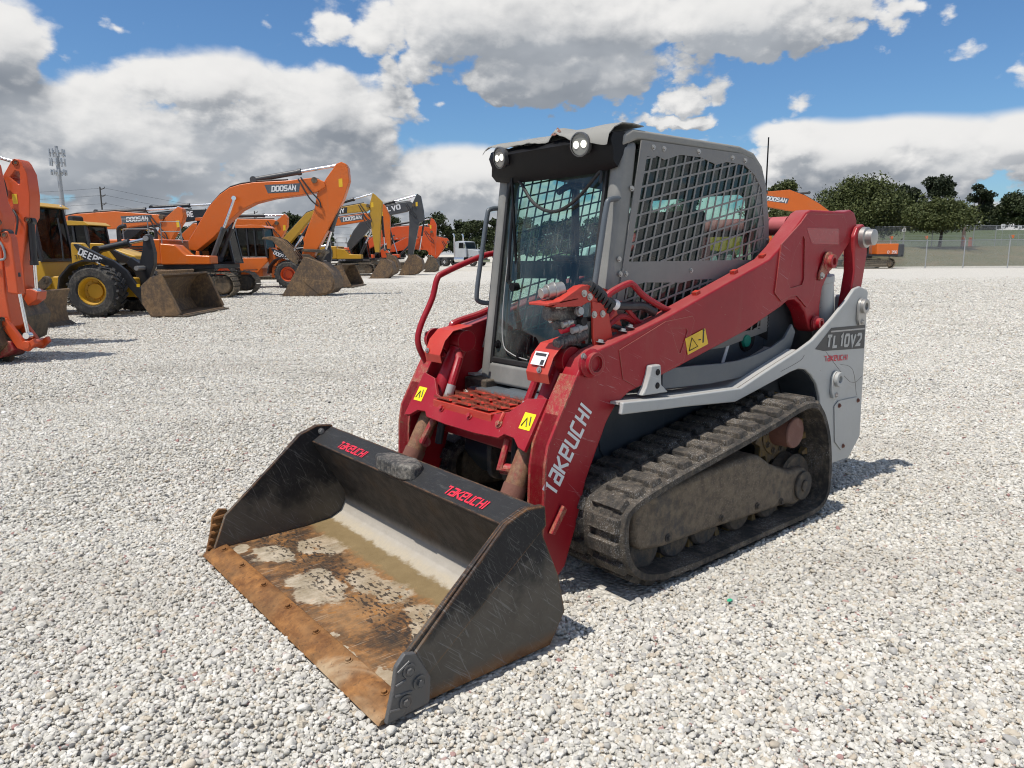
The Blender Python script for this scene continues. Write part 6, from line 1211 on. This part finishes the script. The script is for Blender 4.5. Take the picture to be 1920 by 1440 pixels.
for s in (-1, 1): part(MB().box((s*.28, -.05, 2.55), (.36, .12, .34)), 'floodlight', 'paper', lp, .03)
for la, lab in ((54.95, 'orange barrel left of the brown lamp post'), (55.85, 'orange barrel right of the brown lamp post')):
    b_ = tag(MB().lathe([(0, 0), (.24, 0), (.24, .1), (.21, .12), (.21, .5), (.19, .52), (.19, 1.0), (.15, 1.05), (0, 1.05)], (0, 0, 0), (0, 0, 1), 20).obj('barrel', flat('orange_plastic', (.62, .12, .02), .5), loc=yard(la, 90.3, far_h(la, 90.3)-.02)), lab, 'barrel')
for la, lab in ((33.4, 'orange marker flag on the fence post by the excavator'), (36.1, 'orange marker flag on the second visible fence post'), (42.6, 'orange marker flag on the rightmost fence post')):
    fl = tag(MB().prism([(-.13, .12), (.13, .17), (.12, -.05), (.02, -.13)], -.012, .012).obj('marker_flag', flat('orange_flag', (.65, .14, .03), .6), loc=yard(la, 65.3-.23*(la-33.4)-.08, 2.62)), lab, 'flag'); fl.rotation_euler.z = YROT
# ------------------------------------------------------------------ cell tower, utility poles, wires
CT = tag(empty('cell_tower', yard(-119.5, 200), YROT), 'grey cell tower pole with three rings of white antenna panels', 'tower')
part(MB().cyl((0, 0, 0), (0, 0, 30.2), .75, .42, n=16), 'mast', 'galv', CT)
for z in (28.4, 26.0, 23.4):
    part(MB().lathe([(1.5, -.08), (1.6, -.08), (1.6, .08), (1.5, .08)], (0, 0, z), (0, 0, 1), 12, True).tube([(-1.5, 0, z), (1.5, 0, z)], .1, 6).tube([(0, -1.5, z), (0, 1.5, z)], .1, 6), 'antenna_ring', 'galv', CT)
    for k in range(9):
        a = k*.698+z; part(MB().box((1.75*math.cos(a), 1.75*math.sin(a), z+.05), (.3, .38, 1.9 if z > 24 else 1.4)), 'antenna_panel', 'silver', CT)
M['wood'] = paint('pole_wood', (.06, .055, .05), .9, (.1, .09, .08), .3, 2)
def upole(label, la, de, h, arms):
    p = tag(empty('utility_pole', yard(la, de), YROT), label, 'utility pole'); part(MB().cyl((0, 0, 0), (0, 0, h), .2, .13, n=10), 'pole', 'wood', p)
    for z in arms: part(MB().tube([(0, 0, h+z-.35), (.9, 0, h+z)], .06, 6).tube([(0, 0, h+z), (.9, 0, h+z)], .05, 6), 'crossarm', 'wood', p); part(MB().cyl((.9, 0, h+z), (.9, 0, h+z+.3), .07, n=6), 'insulator', 'mgrey', p)
upole('tall wooden utility pole between the cell tower and the low booms', -81.8, 150, 15.2, (-.3, -1.7, -3.3)); upole('small distant utility pole above the orange wheel loader', -68.5, 200, 13.2, (-.3, -1.5))
for k, dz in enumerate((14.95, 13.55, 11.95)):
    pts = []
    for (a, b, za, zb) in ((( -150, 150), (-81.8, 150), dz, dz), ((-81.8, 150), (-40, 185), dz, dz-5.5)):
        for i in range(9):
            u = i/8; pts.append(yard(a[0]+(b[0]-a[0])*u+.9, a[1]+(b[1]-a[1])*u, za+(zb-za)*u-1.2*4*u*(1-u)))
    tag(MB().tube(pts, .028, 4).obj('power_line', M['mblack']), ('top', 'middle', 'lowest')[k]+' power line hanging from the tall utility pole', 'power line')
# bits lying on the gravel
tag(MB().prism([(-.014, -.007), (.0, -.011), (.016, -.004), (.012, .009), (-.011, .008)], 0, .004, 'z').obj('plastic_shard', flat('green_plastic', (.05, .42, .24), .4), loc=(-1.62, 1.15, .014)), 'green plastic shard lying on the gravel right of the track', 'shard')
